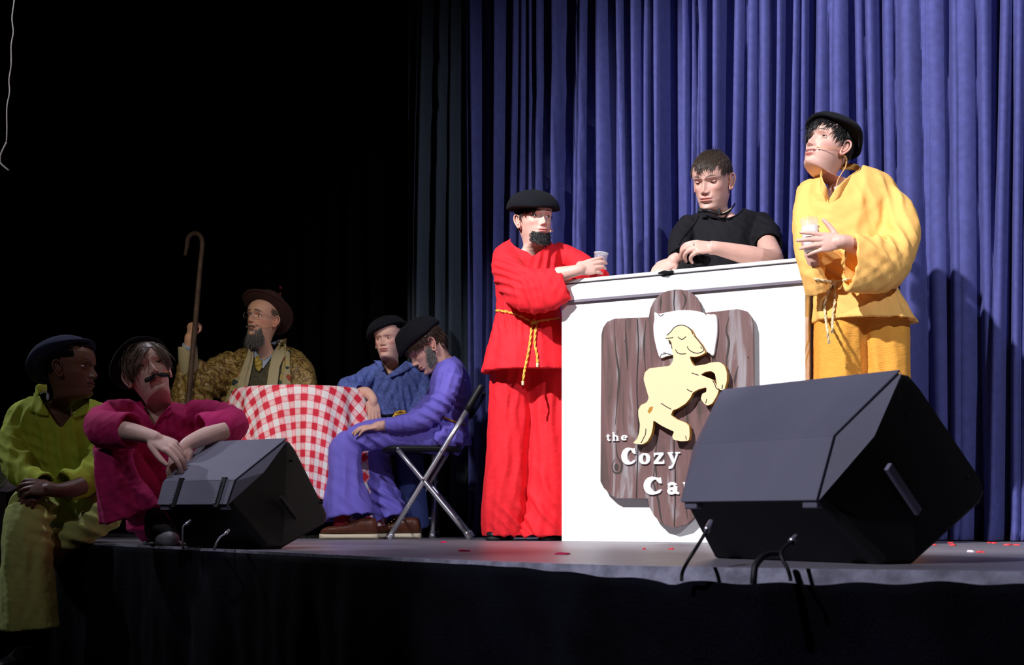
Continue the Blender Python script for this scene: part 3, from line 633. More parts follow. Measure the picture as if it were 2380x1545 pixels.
    mixc(o.get('browop', .85) * fr * (ax > .008) * (ax < .052) * sm(1.5, .6, np.abs(z - by) / (bt + 1e-5)), bc)
    F = []; nz = len(zz)
    for i in range(nz - 1):
        for j in range(ns):
            j2 = (j + 1) % ns; F.append((i * ns + j, i * ns + j2, (i + 1) * ns + j2, (i + 1) * ns + j))
    F.append(tuple((nz - 1) * ns + j for j in range(ns))); F.append(tuple(j for j in range(ns - 1, -1, -1)))
    return V, F, C

def eye_geo(o, side):
    """eyeball and lids; returns list of (V,F,C,is_eye)"""
    sk = np.array(o['skin']); c = np.array([side * .031, -.0612, .0005]); out = []
    gx, gz = o.get('gaze', (0, 0)); gd = nrm([gx, -1, gz])
    V, F = ellip([0, 0, 0], (.0122,) * 3, seg=36, rg=30); n = V / .0122; ang = np.degrees(np.arccos(np.clip(n @ gd, -1, 1)))
    C = np.tile([.80, .77, .75], (len(V), 1)); C[ang < 29] = o.get('iris', (.05, .03, .02)); C[ang < 12] = (.004, .004, .004); out.append((V + c, F, C, 1))
    up, lo = o.get('lid', (16, -15))
    def shell(e0f, e1, dark_first, r):
        rows = 14; cols = 30; V = []; C = []
        for j, az in enumerate(np.linspace(-84, 84, cols)):
            k = max(0, math.cos(math.radians(az * 1.05))) ** .75; e0 = e0f * k
            for i in range(rows):
                e = e0 + (e1 - e0) * (i / (rows - 1)); rr = r + (.0006 if i == 1 else 0); ra, re = math.radians(az), math.radians(e)
                V.append([rr * math.sin(ra) * math.cos(re), -rr * math.cos(ra) * math.cos(re), rr * math.sin(re)])
                C.append(sk * ([.12, .08, .08] if i < (1 if not dark_first else 2) else [.93, .80, .78]))
        F = [(j * rows + i, (j + 1) * rows + i, (j + 1) * rows + i + 1, j * rows + i + 1) for j in range(cols - 1) for i in range(rows - 1)]
        return np.array(V) + c, F, np.array(C), 0
    out.append(shell(up, 78, True, .0136)); out.append(shell(lo, -78, False, .0134)); return out

def ear_geo(o, side):
    sk = np.array(o['skin']) * [1.0, .86, .84]; g = G()
    c = np.array([side * .0700, .010, -.012]); R = Matrix.Rotation(side * math.radians(-24), 3, 'Z') @ Matrix.Rotation(math.radians(-10), 3, 'X')
    R = np.array(R)
    rim = [(.004, -.010), (.010, -.016), (.002, -.026), (-.006, -.020), (-.008, 0), (-.006, .016)]
    pts = [(-.008, .002), (-.010, .016), (0.0, .029), (.013, .028), (.0195, .014), (.017, -.004), (.010, -.018), (.003, -.029), (-.006, -.027), (-.009, -.014)]
    g.add(*tube([[side * .010, p[0], p[1]] for p in pts], [.0028, .0034, .0038, .0040, .0038, .0036, .0036, .0048, .0046, .002], seg=10, sub=4))
    g.add(*tube([[side * .007, p[0], p[1]] for p in [(.004, .020), (.010, .010), (.009, -.004), (.002, -.014), (-.006, -.012)]], [.0022, .0032, .0034, .0030, .002], seg=8, sub=4))
    g.add(*ellip([side * .003, .004, .001], (.005, .0155, .026), seg=18, rg=10)); g.add(*ellip([side * .008, -.008, -.005], (.004, .0035, .006), seg=10, rg=8))
    V = g.V() @ R.T + c; return V, g.f, np.tile(sk, (len(V), 1))

def skin_xf(V, HM, TM):
    w = sm(-.195, -.105, V[:, 2])[:, None]; H = np.array(HM); T = np.array(TM)
    Vh = np.hstack([V, np.ones((len(V), 1))]); return (Vh @ H.T)[:, :3] * w + (Vh @ T.T)[:, :3] * (1 - w)

def head_matrix(c, yaw, pitch, roll, s=1.0):
    r = math.radians
    return Matrix.Translation(Vector(c)) @ Matrix.Rotation(r(yaw), 4, 'Z') @ Matrix.Rotation(r(pitch), 4, 'X') @ Matrix.Rotation(r(roll), 4, 'Y') @ Matrix.Scale(s, 4)

# ------------------------------------------------------------------ people: arms and hands
def hand_geo(g, wrist, fwd, up, thumb_side, curls=((20, 30),) * 4, thumb=(35, 20), s=1.0, spread=5, thumb_down=.35):
    F_ = nrm(fwd); U_ = nrm(np.asarray(up, float) - F_ * np.dot(up, F_)); S_ = np.cross(F_, U_) * thumb_side; w = np.asarray(wrist, float)
    pt = lambda f, sd, u: w + (F_ * f + S_ * sd + U_ * u) * s
    g.add(*tube([pt(-.012, 0, 0), pt(.006, 0, 0), pt(.03, .002, 0), (pt(.07, .000, 0)), pt(.088, .0, -.001), pt(.094, 0, -.002)], np.array([[.020, .013], [.0265, .017], [.034, .017], [.041, .0145], [.040, .012], [.034, .008]]) * s, side=S_, seg=24))
    roots = ((.088, .030, 0), (.093, .010, .002), (.090, -.010, .001), (.080, -.029, -.002)); lens = ((.042, .026, .021), (.046, .029, .022), (.042, .027, .022), (.033, .021, .018)); rr = (.0096, .0099, .0095, .0086)
    for k in range(4):
        p = pt(*roots[k]); c1, c2 = curls[k]; a = math.radians(spread * (1.5 - k) * .9); D = F_ * math.cos(a) + S_ * math.sin(a); pts = [pt(roots[k][0] - .02, roots[k][1], roots[k][2] - .002), p]; an = 0
        for i, L in enumerate(lens[k]):
            an += math.radians((c1, c2, c2 * .7)[i]); p = p + (D * math.cos(an) - U_ * math.sin(an)) * L * s; pts.append(p)
        r = rr[k] * s; g.add(*tube(pts, [r * 1.1, r * 1.12, r * 1.0, r * .92, r * .72], side=S_, seg=12, sub=4))
        g.add(*ellip(pts[-1], (r * .74,) * 3, seg=10, rg=8))
    t1, t2 = thumb; a = math.radians(t1); D = F_ * math.cos(a) + S_ * math.sin(a) - U_ * thumb_down; D = nrm(D); p0 = pt(.018, .018, -.006); p1 = pt(.030, .030, -.010)
    p2 = p1 + D * .034 * s; D2 = nrm(D * math.cos(math.radians(t2)) + (F_ * .8 - S_ * .5 - U_ * .2) * math.sin(math.radians(t2))); p3 = p2 + D2 * .028 * s; D3 = nrm(D2 * math.cos(math.radians(t2)) + (F_ * .8 - S_ * .5) * math.sin(math.radians(t2))); p4 = p3 + D3 * .022 * s
    g.add(*tube([p0, p1, p2, p3, p4], np.array([.014, .0145, .0112, .0102, .0075]) * s, seg=12, sub=4)); g.add(*ellip(p4, (.0076 * s,) * 3, seg=10, rg=8))
    return pt

def arm(path, rad, hand, voxel=.0023):
    w = np.asarray(hand['wrist'], float) + nrm(hand['fwd']) * .03 * hand.get('s', 1); w2 = w + nrm(hand['fwd']) * .02
    path = list(path) + [w, w2]; rad = list(rad) + [rad[-1] * .98, rad[-1] * .6]
    g = G(); g.add(*tube(path, rad, seg=18, sub=4)); hand_geo(g, **hand); return remesh(g, voxel, 8, .5)

# ------------------------------------------------------------------ people: hair, hats
SKC, SKR = np.array([0, .004, .022]), np.array([.0765, .099, .092])
def skull(d):
    d = np.asarray(d, float); d = d / np.linalg.norm(d, axis=-1, keepdims=True); return SKC + d * SKR
def hair_geo(n, pred, L, comb, lift=.012, wid=.0016, jit=.2, seed=0, curl=0.0, fall=.4, lenj=.4, nseg=5):
    r = np.random.default_rng(seed); g = G(); V = []; F = []; k = 0; cnt = 0; tries = 0
    while cnt < n and tries < n * 30:
        tries += 1; d = nrm(r.normal(size=3))
        if not pred(d, r): continue
        cnt += 1; p = skull(d); nrml = nrm((p - SKC) / SKR ** 2); c = np.array(comb(d, r), float); c = c - nrml * np.dot(c, nrml); c = nrm(c + r.normal(size=3) * jit)
        ln = L(d, r) * (1 + lenj * r.uniform(-1, 1)); pts = [p - nrml * .003]
        v = nrm(c + nrml * lift * 12); w1 = nrm(np.cross(v, nrml) + 1e-6); ph = r.uniform(0, 6)
        for i in range(1, nseg):
            v = nrm(v + np.array([0, 0, -1]) * fall / nseg - nrml * .2 + w1 * curl * math.sin(ph + i * 1.7)); q = pts[-1] + v * ln / (nseg - 1)
            e = (q - SKC) / (SKR * 1.0); m = np.linalg.norm(e); mn = 1.02 + .05 * (i / nseg)
            if m < mn: q = SKC + e / m * mn * SKR
            pts.append(q)
        for i, q in enumerate(pts):
            tng = nrm(pts[min(i + 1, nseg - 1)] - pts[max(i - 1, 0)]); s1 = nrm(np.cross(tng, nrml)); wd = wid * (1.0, 1.1, 1, .75, .15, .1)[min(i, 5)] if nseg <= 6 else wid
            V += [q + s1 * wd, q + nrml * wd * .7, q - s1 * wd]
        for i in range(nseg - 1):
            a = k + i * 3; F += [(a, a + 1, a + 4, a + 3), (a + 1, a + 2, a + 5, a + 4), (a + 2, a, a + 3, a + 5)]
        k += nseg * 3
    g.add(V, F); return g
def hair_cap(pred, off=1.035):
    """solid under-layer where pred is true"""
    th = np.linspace(0, 2 * np.pi, 60, endpoint=False); g = G(); V = []; ok = []
    ph = np.linspace(.02, math.pi - .3, 40); r = np.random.default_rng(0)
    for p in ph:
        for t in th:
            d = np.array([math.sin(p) * math.sin(t), -math.sin(p) * math.cos(t), math.cos(p)]); V.append(SKC + d * SKR * off); ok.append(pred(d, r))
    F = []
    for i in range(len(ph) - 1):
        for j in range(60):
            q = (i * 60 + j, i * 60 + (j + 1) % 60, (i + 1) * 60 + (j + 1) % 60, (i + 1) * 60 + j)
            if all(ok[k] for k in q): F.append(q)
    g.add(V, F); return g
def xf(V, M): M = np.array(M); return V @ M[:3, :3].T + M[:3, 3]
def add_hair(root, HM, mat_, n, pred, L, comb, name='hair', cap=True, **kw):
    g = hair_geo(n, pred, L, comb, **kw)
    if cap: g.join(hair_cap(pred))
    return obj(name, xf(g.V(), HM), g.f, mat_, root)
def chin_hair(root, HM, mat_, pts, n, L, seed=0, wid=.0011, name='beard', spread=.004, dirv=(0, -.35, -1), curl=.3, nseg=5, outf=.5):
    """pts: function r -> local root point; strands hang off the face"""
    r = np.random.default_rng(seed); V = []; F = []; k = 0
    for _ in range(n):
        p, out = pts(r); out = nrm(out); v = nrm(np.array(dirv) * 1.0 + out * outf + r.normal(size=3) * .22); ln = L * r.uniform(.55, 1.1); q = p.copy(); P_ = [q]; ph = r.uniform(0, 6); s1 = nrm(np.cross(v, out) + 1e-5)
        for i in range(1, nseg): v = nrm(v + s1 * curl * math.sin(ph + 2 * i) + np.array([0, 0, -.15])); q = q + v * ln / (nseg - 1); P_.append(q)
        for i, q in enumerate(P_):
            wd = wid * (1, 1.1, 1, .7, .2)[min(i, 4)]; V += [q + s1 * wd, q + out * wd, q - s1 * wd]
        for i in range(nseg - 1):
            a = k + i * 3; F += [(a, a + 1, a + 4, a + 3), (a + 1, a + 2, a + 5, a + 4), (a + 2, a, a + 3, a + 5)]
        k += nseg * 3
    return obj(name, xf(np.array(V), HM), F, mat_, root)

def beret(root, HM, m, shift=(0, .01), tilt=(0, 0), R=.128, band=.084, rise=.094, h0=.026, wob=.005, seed=0, name='beret', droop=(0, 0, 0)):
    """profile of revolution with a soft overhanging crown; local head coordinates"""
    prof = [(band * .97, -.006), (band, 0), (band * 1.02, .010), (band * 1.12, .015), (R * .93, .013), (R, .020), (R * .975, rise * .42), (R * .86, rise * .66), (R * .66, rise * .88), (R * .36, rise * 1.04), (.006, rise * 1.09)]
    D = catmull(prof, 3); seg = 72; th = np.linspace(0, 2 * np.pi, seg, endpoint=False); rings = []; r = np.random.default_rng(seed); ph = r.uniform(0, 6, 4)
    for rad, z in D:
        over = sm(band * 1.05, R, np.full(seg, rad)); w = wob * over * (np.sin(2 * th + ph[0]) + .6 * np.sin(3 * th + ph[1]) + .4 * np.sin(5 * th + ph[2])) if rad > band else 0
        zz = z + over * .5 * wob * np.sin(4 * th + ph[3]) - droop[2] * over * np.maximum(0, np.cos(th - math.atan2(droop[1], droop[0]))) ** 1.5
        sx, sy = shift[0] * min(1, max(0, (z + .0) / .03)), shift[1] * min(1, max(0, z / .03))
        rings.append(np.stack([np.cos(th) * (rad + w) * .92 + sx, np.sin(th) * (rad + w) * 1.0 + sy, np.full(seg, 1.0) * zz], 1))
    rings.append(rings[-1] * [.01, .01, 1] + [0, 0, 0])
    V, F = bridge(rings); 
    g = G(); g.add(V, F); g.add(*tube([[shift[0], shift[1], rise * 1.1], [shift[0], shift[1], rise * 1.13 + .010]], [.0022, .0018], seg=8))
    M = HM @ Matrix.Translation((0, .006, h0)) @ Matrix.Rotation(math.radians(tilt[0]), 4, 'X') @ Matrix.Rotation(math.radians(tilt[1]), 4, 'Y')
    return obj(name, xf(g.V(), M), g.f, m, root)

def body(root, o, HM, neck, tyaw, tpitch, limbs, extra=None, name='body'):
    """one skin mesh: head, neck, chest, eyes, ears, arms with hands; extra closed volumes for the covered parts"""
    s = o.get('s', 1.0)
    TM = Matrix.Translation(Vector(neck)) @ Matrix.Rotation(math.radians(tyaw), 4, 'Z') @ Matrix.Rotation(math.radians(tpitch), 4, 'X') @ Matrix.Scale(s, 4) @ Matrix.Translation((0, -.015, .19))
    g = G(); cols = []; eyes = []
    V, F, C = head_geo(o); V = skin_xf(V, HM, TM); g.add(V, F); cols.append(C); eyes += [0] * len(F)
    for sd in (-1, 1):
        for V, F, C, e in eye_geo(o, sd): g.add(xf(V, HM), F); cols.append(C); eyes += [e] * len(F)
        V, F, C = ear_geo(o, sd); g.add(xf(V, HM), F); cols.append(C); eyes += [0] * len(F)
    hc = np.array(o['skin']) * o.get('handtint', np.array([1, 1, 1]))
    for (V, F) in limbs: g.add(V, F); cols.append(np.tile(hc, (len(V), 1)) * (1 + .06 * sn(V, 60, 3))[:, None]); eyes += [0] * len(F)
    if extra:
        for V, F in extra: g.add(V, F); cols.append(np.tile(np.array(o['skin']), (len(V), 1))); eyes += [0] * len(F)
    return obj(name, g.V(), g.f, None, root, cols=np.clip(np.vstack(cols), 0, 1), mats=[M_SKIN, M_EYE], midx=eyes)

def smooth_edge(V, F, it=14):
    """relax the open boundary of a cut cloth so its edge runs smooth"""
    cnt = {}
    for f in F:
        for k in range(len(f)):
            e = (f[k], f[(k + 1) % len(f)]); cnt[tuple(sorted(e))] = cnt.get(tuple(sorted(e)), 0) + 1
    nb = {}
    for (a, b), c in cnt.items():
        if c == 1: nb.setdefault(a, []).append(b); nb.setdefault(b, []).append(a)
    ids = [a for a in nb if len(nb[a]) == 2]; V = V.copy()
    if not ids: return V
    I = np.array(ids); A = np.array([nb[a] for a in ids])
    for _ in range(it): V[I] = V[I] * .4 + (V[A[:, 0]] + V[A[:, 1]]) * .3
    return V

def cloth(name, root, parts, m, voxel=.0075, smooth=7, disp=None, cut=None, thick=.004):
    g = G()
    for V, F in parts: g.add(V, F)
    V, F = remesh(g, voxel, smooth, .5, disp)
    if cut is not None:
        keep = ~cut(V); F = [f for f in F if all(keep[i] for i in f)]
        used = sorted({i for f in F for i in f}); mp = {a: b for b, a in enumerate(used)}; V = V[used]; F = [tuple(mp[i] for i in f) for f in F]
        V = smooth_edge(V, F)
    return obj(name, V, F, m, root)

def rope(root, pts, r, m, name='belt_rope', twist=True, seg=10):
    """twisted two-ply cord"""
    A = catmull(pts, 10); L = np.concatenate([[0], np.cumsum(np.linalg.norm(np.diff(A, axis=0), axis=1))]); n = max(8, int(L[-1] / (r * .8))); ss = np.linspace(0, L[-1], n); C = np.stack([np.interp(ss, L, A[:, k]) for k in range(3)], 1)
    T = np.gradient(C, axis=0); T /= np.linalg.norm(T, axis=1)[:, None] + 1e-9; g = G()
    for ph in (0, math.pi):
        pp = []; s0 = nrm([.3, 1, .2])
        for i in range(n):
            S = nrm(s0 - T[i] * np.dot(s0, T[i])); N = np.cross(T[i], S); a = ph + ss[i] / (r * 1.6); pp.append(C[i] + (S * math.cos(a) + N * math.sin(a)) * r * .5)
        g.add(*tube(pp, [r * .62] * n, seg=7, sub=1))
    return gobj(name, g, m, root)

def shoe_geo(heel, toe, h=.09, w=.045, sole=.018):
    """returns upper (V,F) and sole (V,F) for a shoe standing at heel -> toe (world points on the ground)"""
    heel = np.asarray(heel, float); toe = np.asarray(toe, float); d = toe - heel; L = np.linalg.norm(d); D = d / L; S = nrm(np.cross(D, [0, 0, 1])); U = np.cross(S, D)
    def ring(f, hw, zt, z0, k=26):
        th = np.linspace(0, 2 * np.pi, k, endpoint=False); c = np.cos(th); s_ = np.sin(th)
        return np.array([heel + D * f * L + S * hw * np.sign(a) * abs(a) ** .8 + U * (z0 + (zt - z0) * (.5 + .5 * np.sign(b) * abs(b) ** .7)) for a, b in zip(c, s_)])
    up = [ring(-.01, w * .35, sole + h * .55, sole), ring(.02, w * .62, sole + h * .95, sole), ring(.12, w * .74, sole + h * 1.0, sole), ring(.3, w * .74, sole + h * .98, sole), ring(.42, w * .80, sole + h * .80, sole), ring(.55, w * .92, sole + h * .60, sole), ring(.7, w * 1.0, sole + h * .50, sole), ring(.85, w * .92, sole + h * .45, sole), ring(.95, w * .62, sole + h * .33, sole), ring(1.0, w * .25, sole + h * .18, sole)]
    so = [ring(-.02, w * .4, sole, 0), ring(.01, w * .7, sole, 0), ring(.12, w * .8, sole, 0), ring(.4, w * .78, sole, 0), ring(.68, w * 1.08, sole, 0), ring(.86, w * 1.0, sole, 0), ring(.97, w * .7, sole, 0), ring(1.02, w * .3, sole, 0)]
    return bridge(up), bridge(so), (D, S, U, L)

# ------------------------------------------------------------------ projection of trims onto cloth
from mathutils.bvhtree import BVHTree
def pxy(V): return 1190 + V[:, 0] / V[:, 1] * FPX, HY - (V[:, 2] - CZ) / V[:, 1] * FPX
def inpoly(x, y, poly):
    r = np.zeros(len(x), bool); n = len(poly)
    for i in range(n):
        x1, y1 = poly[i]; x2, y2 = poly[(i + 1) % n]
        c = ((y1 > y) != (y2 > y)) & (x < (x2 - x1) * (y - y1) / (y2 - y1 + 1e-12) + x1); r ^= c
    return r
def pcut(poly, y0=0, y1=99):
    def f(V): a, b = pxy(V); return inpoly(a, b, poly) & (V[:, 1] > y0) & (V[:, 1] < y1)
    return f
def bvh(*objs):
    V = []; F = []
    for o in objs:
        M = np.array(parent_world(o)) if o.parent is None else np.eye(4); n = len(V)
        V += [tuple(v.co) for v in o.data.vertices]; F += [tuple(i + n for i in p.vertices) for p in o.data.polygons]
    return BVHTree.FromPolygons(V, F)
def hit(tree, px, py, off=.004, default=None):
    d = Vector(((px - 1190) / FPX, 1, (HY - py) / FPX)).normalized(); o = Vector((0, 0, CZ)); r = tree.ray_cast(o, d)
    if r[0] is None: return None
    return np.array(r[0] - d * off)
def drape(tree, pts, off=.004, n=6):
    A = catmull([[*p, 0] for p in pts], n); out = []; last = None
    for a in A:
        h = hit(tree, a[0], a[1], off)
        if h is None and last is not None: h = P(a[0], a[1], last[1])
        if h is not None: out.append(h); last = h
    return out
def patch(name, root, tree, L_, R_, m, off=.003, th=.004, rows=24, cols=10, smooth=True):
    """cloth strip lying on a surface, between a left and a right edge given as pixel polylines"""
    def res(p, n):
        p = np.asarray(p, float); d = np.concatenate([[0], np.cumsum(np.linalg.norm(np.diff(p, axis=0), axis=1))]); s = np.linspace(0, d[-1], n); return np.stack([np.interp(s, d, p[:, 0]), np.interp(s, d, p[:, 1])], 1)
    A, B = res(L_, rows), res(R_, rows); Pn = np.zeros((rows, cols, 3)); ok = np.zeros((rows, cols), bool)
    for i in range(rows):
        for j in range(cols):
            q = A[i] + (B[i] - A[i]) * j / (cols - 1); h = hit(tree, q[0], q[1], off)
            if h is not None: Pn[i, j] = h; ok[i, j] = True
            else: Pn[i, j] = (q[0], q[1], -1)
    my = np.median(Pn[ok][:, 1]) if ok.any() else 5.5
    for i in range(rows):
        for j in range(cols):
            if not ok[i, j]:
                nb = [Pn[a, b][1] for a in range(max(0, i - 2), min(rows, i + 3)) for b in range(max(0, j - 2), min(cols, j + 3)) if ok[a, b]]
                Pn[i, j] = P(Pn[i, j][0], Pn[i, j][1], np.mean(nb) if nb else my)
    for _ in range(3):
        Y = Pn[:, :, 1].copy(); p = np.pad(Y, 1, mode='edge'); Yn = (p[:-2, 1:-1] + p[2:, 1:-1] + p[1:-1, :-2] + p[1:-1, 2:]) / 4
        Pn = Pn * (np.minimum(Yn, Y) / Y)[:, :, None] + np.array([0, 0, CZ]) * (1 - np.minimum(Yn, Y) / Y)[:, :, None]
    N = np.array([0, -1, 0]) * th; V = np.vstack([(Pn + N).reshape(-1, 3), Pn.reshape(-1, 3)]); n = rows * cols; F = []
    for i in range(rows - 1):
        for j in range(cols - 1):
            a = i * cols + j; F += [(a, a + 1, a + cols + 1, a + cols), (n + a, n + a + cols, n + a + cols + 1, n + a + 1)]
    for j in range(cols - 1): F += [(j, n + j, n + j + 1, j + 1), ((rows - 1) * cols + j, (rows - 1) * cols + j + 1, n + (rows - 1) * cols + j + 1, n + (rows - 1) * cols + j)]
    for i in range(rows - 1):
        a = i * cols; F += [(a, a + cols, n + a + cols, n + a)]; a += cols - 1; F += [(a, n + a, n + a + cols, a + cols)]
    return obj(name, V, F, m, root)
def mic(root, pts, r=.0012, tipr=.0045, m=None, tipm=None, tip_at=-1):
    g = G(); g.add(*tube(pts, [r] * len(pts), seg=8, sub=6)); o = gobj('headset_microphone', g, m or M_MIC, root)
    g = G(); g.add(*ellip(pts[tip_at], (tipr,) * 3, seg=12, rg=8)); gobj('microphone_tip', g, tipm or M_MIC, o); return o
def pl(ns, amp, seed=0, p=1.0):
    r = np.random.default_rng(seed); ph = r.uniform(0, 6.28, len(ns)); w = r.uniform(.6, 1, len(ns))
    return lambda th, t: 1 + amp * t ** p * sum(wi * np.sin(n * th + f + .8 * np.sin(2 * th + f) + 1.2 * t * (k % 2 * 2 - 1)) for k, (n, f, wi) in enumerate(zip(ns, ph, w))) / len(ns) * 1.8

FAIR = np.array([.74, .45, .37])
def hairmat(name, c): return mat(name, c, .42, spec=.5)
H_DARK = hairmat('dark_brown_hair', (.030, .018, .012)); H_BROWN = hairmat('brown_hair', (.085, .050, .028)); H_BLACK = hairmat('black_hair', (.010, .009, .009)); H_GREY = hairmat('grey_hair', (.16, .15, .14)); H_LIGHT = hairmat('light_brown_hair', (.17, .12, .085)); H_MID = hairmat('medium_brown_hair', (.06, .042, .03))
def simple_shoes(root, items, m_up, m_so, name='shoe', **kw):
    for h, t in items:
        u, s, _ = shoe_geo(h, t, **kw); o = obj(name, *u, m_up, root); obj('sole', *s, m_so, o)

# ------------------------------------------------------------------ figure in red
def person_red():
    root = thing('person', 'bearded person in loose red tunic and trousers with black beret leaning on the counter', 'person', [.05, 5.85, 0])
    o = dict(skin=FAIR, s=1.0, lid=(20, -14), gaze=(.35, .25), brow=(.05, .02, .015), smile=.6, blush=1.0, cheek=.002)
    HM = head_matrix(P(1242, 509, 5.76), 25, 2, -2, 1.0)
    a1 = arm([P(1225, 655, 5.60), P(1290, 640, 5.54), P(1338, 629, 5.50)], [.036, .034, .0245], dict(wrist=P(1338, 629, 5.50), fwd=(1, .12, .28), up=(-.15, -1, .1), thumb_side=-1, curls=((12, 26), (14, 30), (18, 30), (24, 26)), thumb=(20, 12), s=.88, spread=3, thumb_down=.9))
    body(root, o, HM, P(1222, 606, 5.80), 18, 0, [a1])
    # tunic
    tor = ellrings([(1188, 1262, 556, 5.80, .075), (1176, 1276, 562, 5.80, .085), (1160, 1292, 572, 5.80, .10), (1150, 1303, 590, 5.80, .115), (1150, 1306, 630, 5.80, .125), (1152, 1305, 680, 5.8, .125), (1153, 1302, 722, 5.8, .118), (1149, 1306, 738, 5.8, .13), (1140, 1318, 775, 5.8, .15), (1128, 1334, 822, 5.8, .17), (1118, 1348, 866, 5.8, .185)],
                   seg=64, hollow=.08, pleat=lambda th, t: 1 + (max(0, (t - .55)) * .16) * (np.sin(9 * th + 1) + .7 * np.sin(14 * th + 2) + .5 * np.sin(5 * th)) / 2)
    sl = tube([P(1176, 592, 5.76), P(1180, 628, 5.68), P(1210, 668, 5.60), P(1256, 676, 5.55), P(1317, 657, 5.52)], [(.062, .062), (.074, .066), (.094, .060), (.098, .050), (.078, .036)], side=(.2, 0, 1), hollow=.06, seg=28)
    s2 = tube([P(1290, 590, 5.84), P(1335, 606, 5.80), P(1375, 634, 5.74), P(1398, 644, 5.68)], [(.055, .055), (.055, .055), (.05, .05), (.038, .045)], side=(0, 0, 1), seg=24)
    s3 = tube([P(1390, 644, 5.70), P(1360, 643, 5.63), P(1325, 640, 5.60)], [.046, .042, .036], seg=20)
    D = folds([(P(1175, 640, 5.6), .10, (.5, 0, 1), .032, .009), (P(1230, 690, 5.5), .12, (1, 0, .35), .045, .007), (P(1300, 640, 5.45), .08, (1, 0, -.4), .04, .004), (P(1160, 730, 5.7), .06, (1, 0, .1), .028, .008), (P(1290, 610, 5.7), .09, (1, 0, -.2), .035, .007), (P(1225, 735, 5.68), .10, (1, 0, .05), .03, .005)], base=.003, seed=1)
    neck = [(1187, 560), (1200, 572), (1216, 580), (1231, 583), (1238, 596), (1244, 588), (1262, 578), (1272, 560), (1262, 520), (1195, 520)]
    tun = cloth('tunic', root, [tor, ] and [bridge(tor), sl, s2, s3], M_RED, voxel=.0062, disp=D, cut=pcut(neck, 0, 5.9))
    T = bvh(tun)
    lg = [bridge(ellrings([(1142, 1240, 830, 5.84, .10), (1137, 1236, 900, 5.84, .10), (1134, 1232, 1000, 5.84, .105), (1127, 1230, 1100, 5.84, .115), (1121, 1224, 1190, 5.84, .125), (1123, 1216, 1247, 5.84, .125)], seg=56, hollow=.06, pleat=pl((4, 7, 11), .09, 3))),
          bridge(ellrings([(1226, 1325, 830, 5.84, .10), (1229, 1330, 900, 5.84, .10), (1229, 1334, 1000, 5.84, .105), (1226, 1336, 1100, 5.84, .115), (1216, 1338, 1190, 5.83, .125), (1196, 1336, 1247, 5.82, .13)], seg=56, hollow=.06, pleat=pl((4, 6, 10), .09, 5)))]
    cloth('trousers', root, lg, M_RED, voxel=.007, disp=folds([(P(1210, 1230, 5.7), .10, (1, 0, .8), .045, .010), (P(1260, 1180, 5.7), .14, (1, 0, .7), .07, .010), (P(1170, 1100, 5.7), .15, (1, 0, -.15), .06, .006), (P(1280, 960, 5.7), .2, (1, 0, .05), .055, .006), (P(1180, 900, 5.7), .2, (1, 0, -.03), .05, .006)], base=.002, seed=5))
    r = rope(root, drape(T, [(1154, 721), (1180, 725), (1205, 732), (1226, 742), (1240, 747), (1262, 744), (1300, 739)], .006), .0058, M_GOLD)
    rope(r, drape(T, [(1237, 749), (1234, 775), (1231, 800), (1226, 828), (1221, 852)], .008) + [P(1218, 868, 5.585), P(1215, 888, 5.59)], .0056, M_GOLD, name='rope_end')
    rope(r, drape(T, [(1247, 749), (1244, 775), (1243, 800), (1248, 825), (1249, 843)], .007), .0056, M_GOLD, name='rope_end')
    g = G(); g.add(*ellip(hit(T, 1240, 748, .008), (.013, .009, .011), seg=16)); g.add(*tube(drape(T, [(1233, 752), (1240, 742), (1248, 752)], .012), .004 * np.ones(13), sub=1, seg=8)); gobj('knot', g, M_GOLD, r)
    for q in (P(1215, 890, 5.59), hit(T, 1249, 848, .008)): g = G(); g.add(*tube([q + [0, 0, .008], q - [0, 0, .010]], [.0062, .005], seg=10)); gobj('cord_tip', g, M_CREAM, r)
    simple_shoes(root, [([-.02, 5.98, 0], [-.09, 5.74, 0]), ([.22, 5.98, 0], [.15, 5.73, 0])], M_BLEATHER, M_RUB, h=.07)
    beret(root, HM, M_FELT, shift=(-.004, .006), tilt=(4, 0), seed=4, wob=.005, R=.132)
    pred = lambda d, r: d[2] < .42 and ((d[1] > -.10 and d[2] > -.75) or (d[0] < -.22 and d[1] < 0 and d[2] > .10 and d[1] > -.92) or (d[1] < 0 and d[2] > .36)) and not (abs(d[0]) > .8 and d[2] < .05 and d[1] < .2)
    add_hair(root, HM, H_DARK, 1100, pred, lambda d, r: .052 if d[1] > -.1 else (.034 if d[0] < -.2 else .022), lambda d, r: (-.1 if d[1] > -.1 else -.6, -.25 if d[1] < 0 else .25, -1), seed=11, jit=.18, wid=.002)
    def pts(r):
        x = r.uniform(-.044, .044); t = r.uniform(0, 1); z = -.078 - .034 * t + abs(x) * .35; y = -.088 + (x / .045) ** 2 * .032 + .006 * t; return np.array([x, y, z]), np.array([x * 12, -1, -.5])
    chin_hair(root, HM, H_BLACK, pts, 800, .034, seed=2, curl=1.2, wid=.0014)
    mm = np.array([[.070, -.01, -.035], [.062, -.060, -.058], [.036, -.088, -.066]]); mic(root, xf(mm, HM))
    return T
person_red()

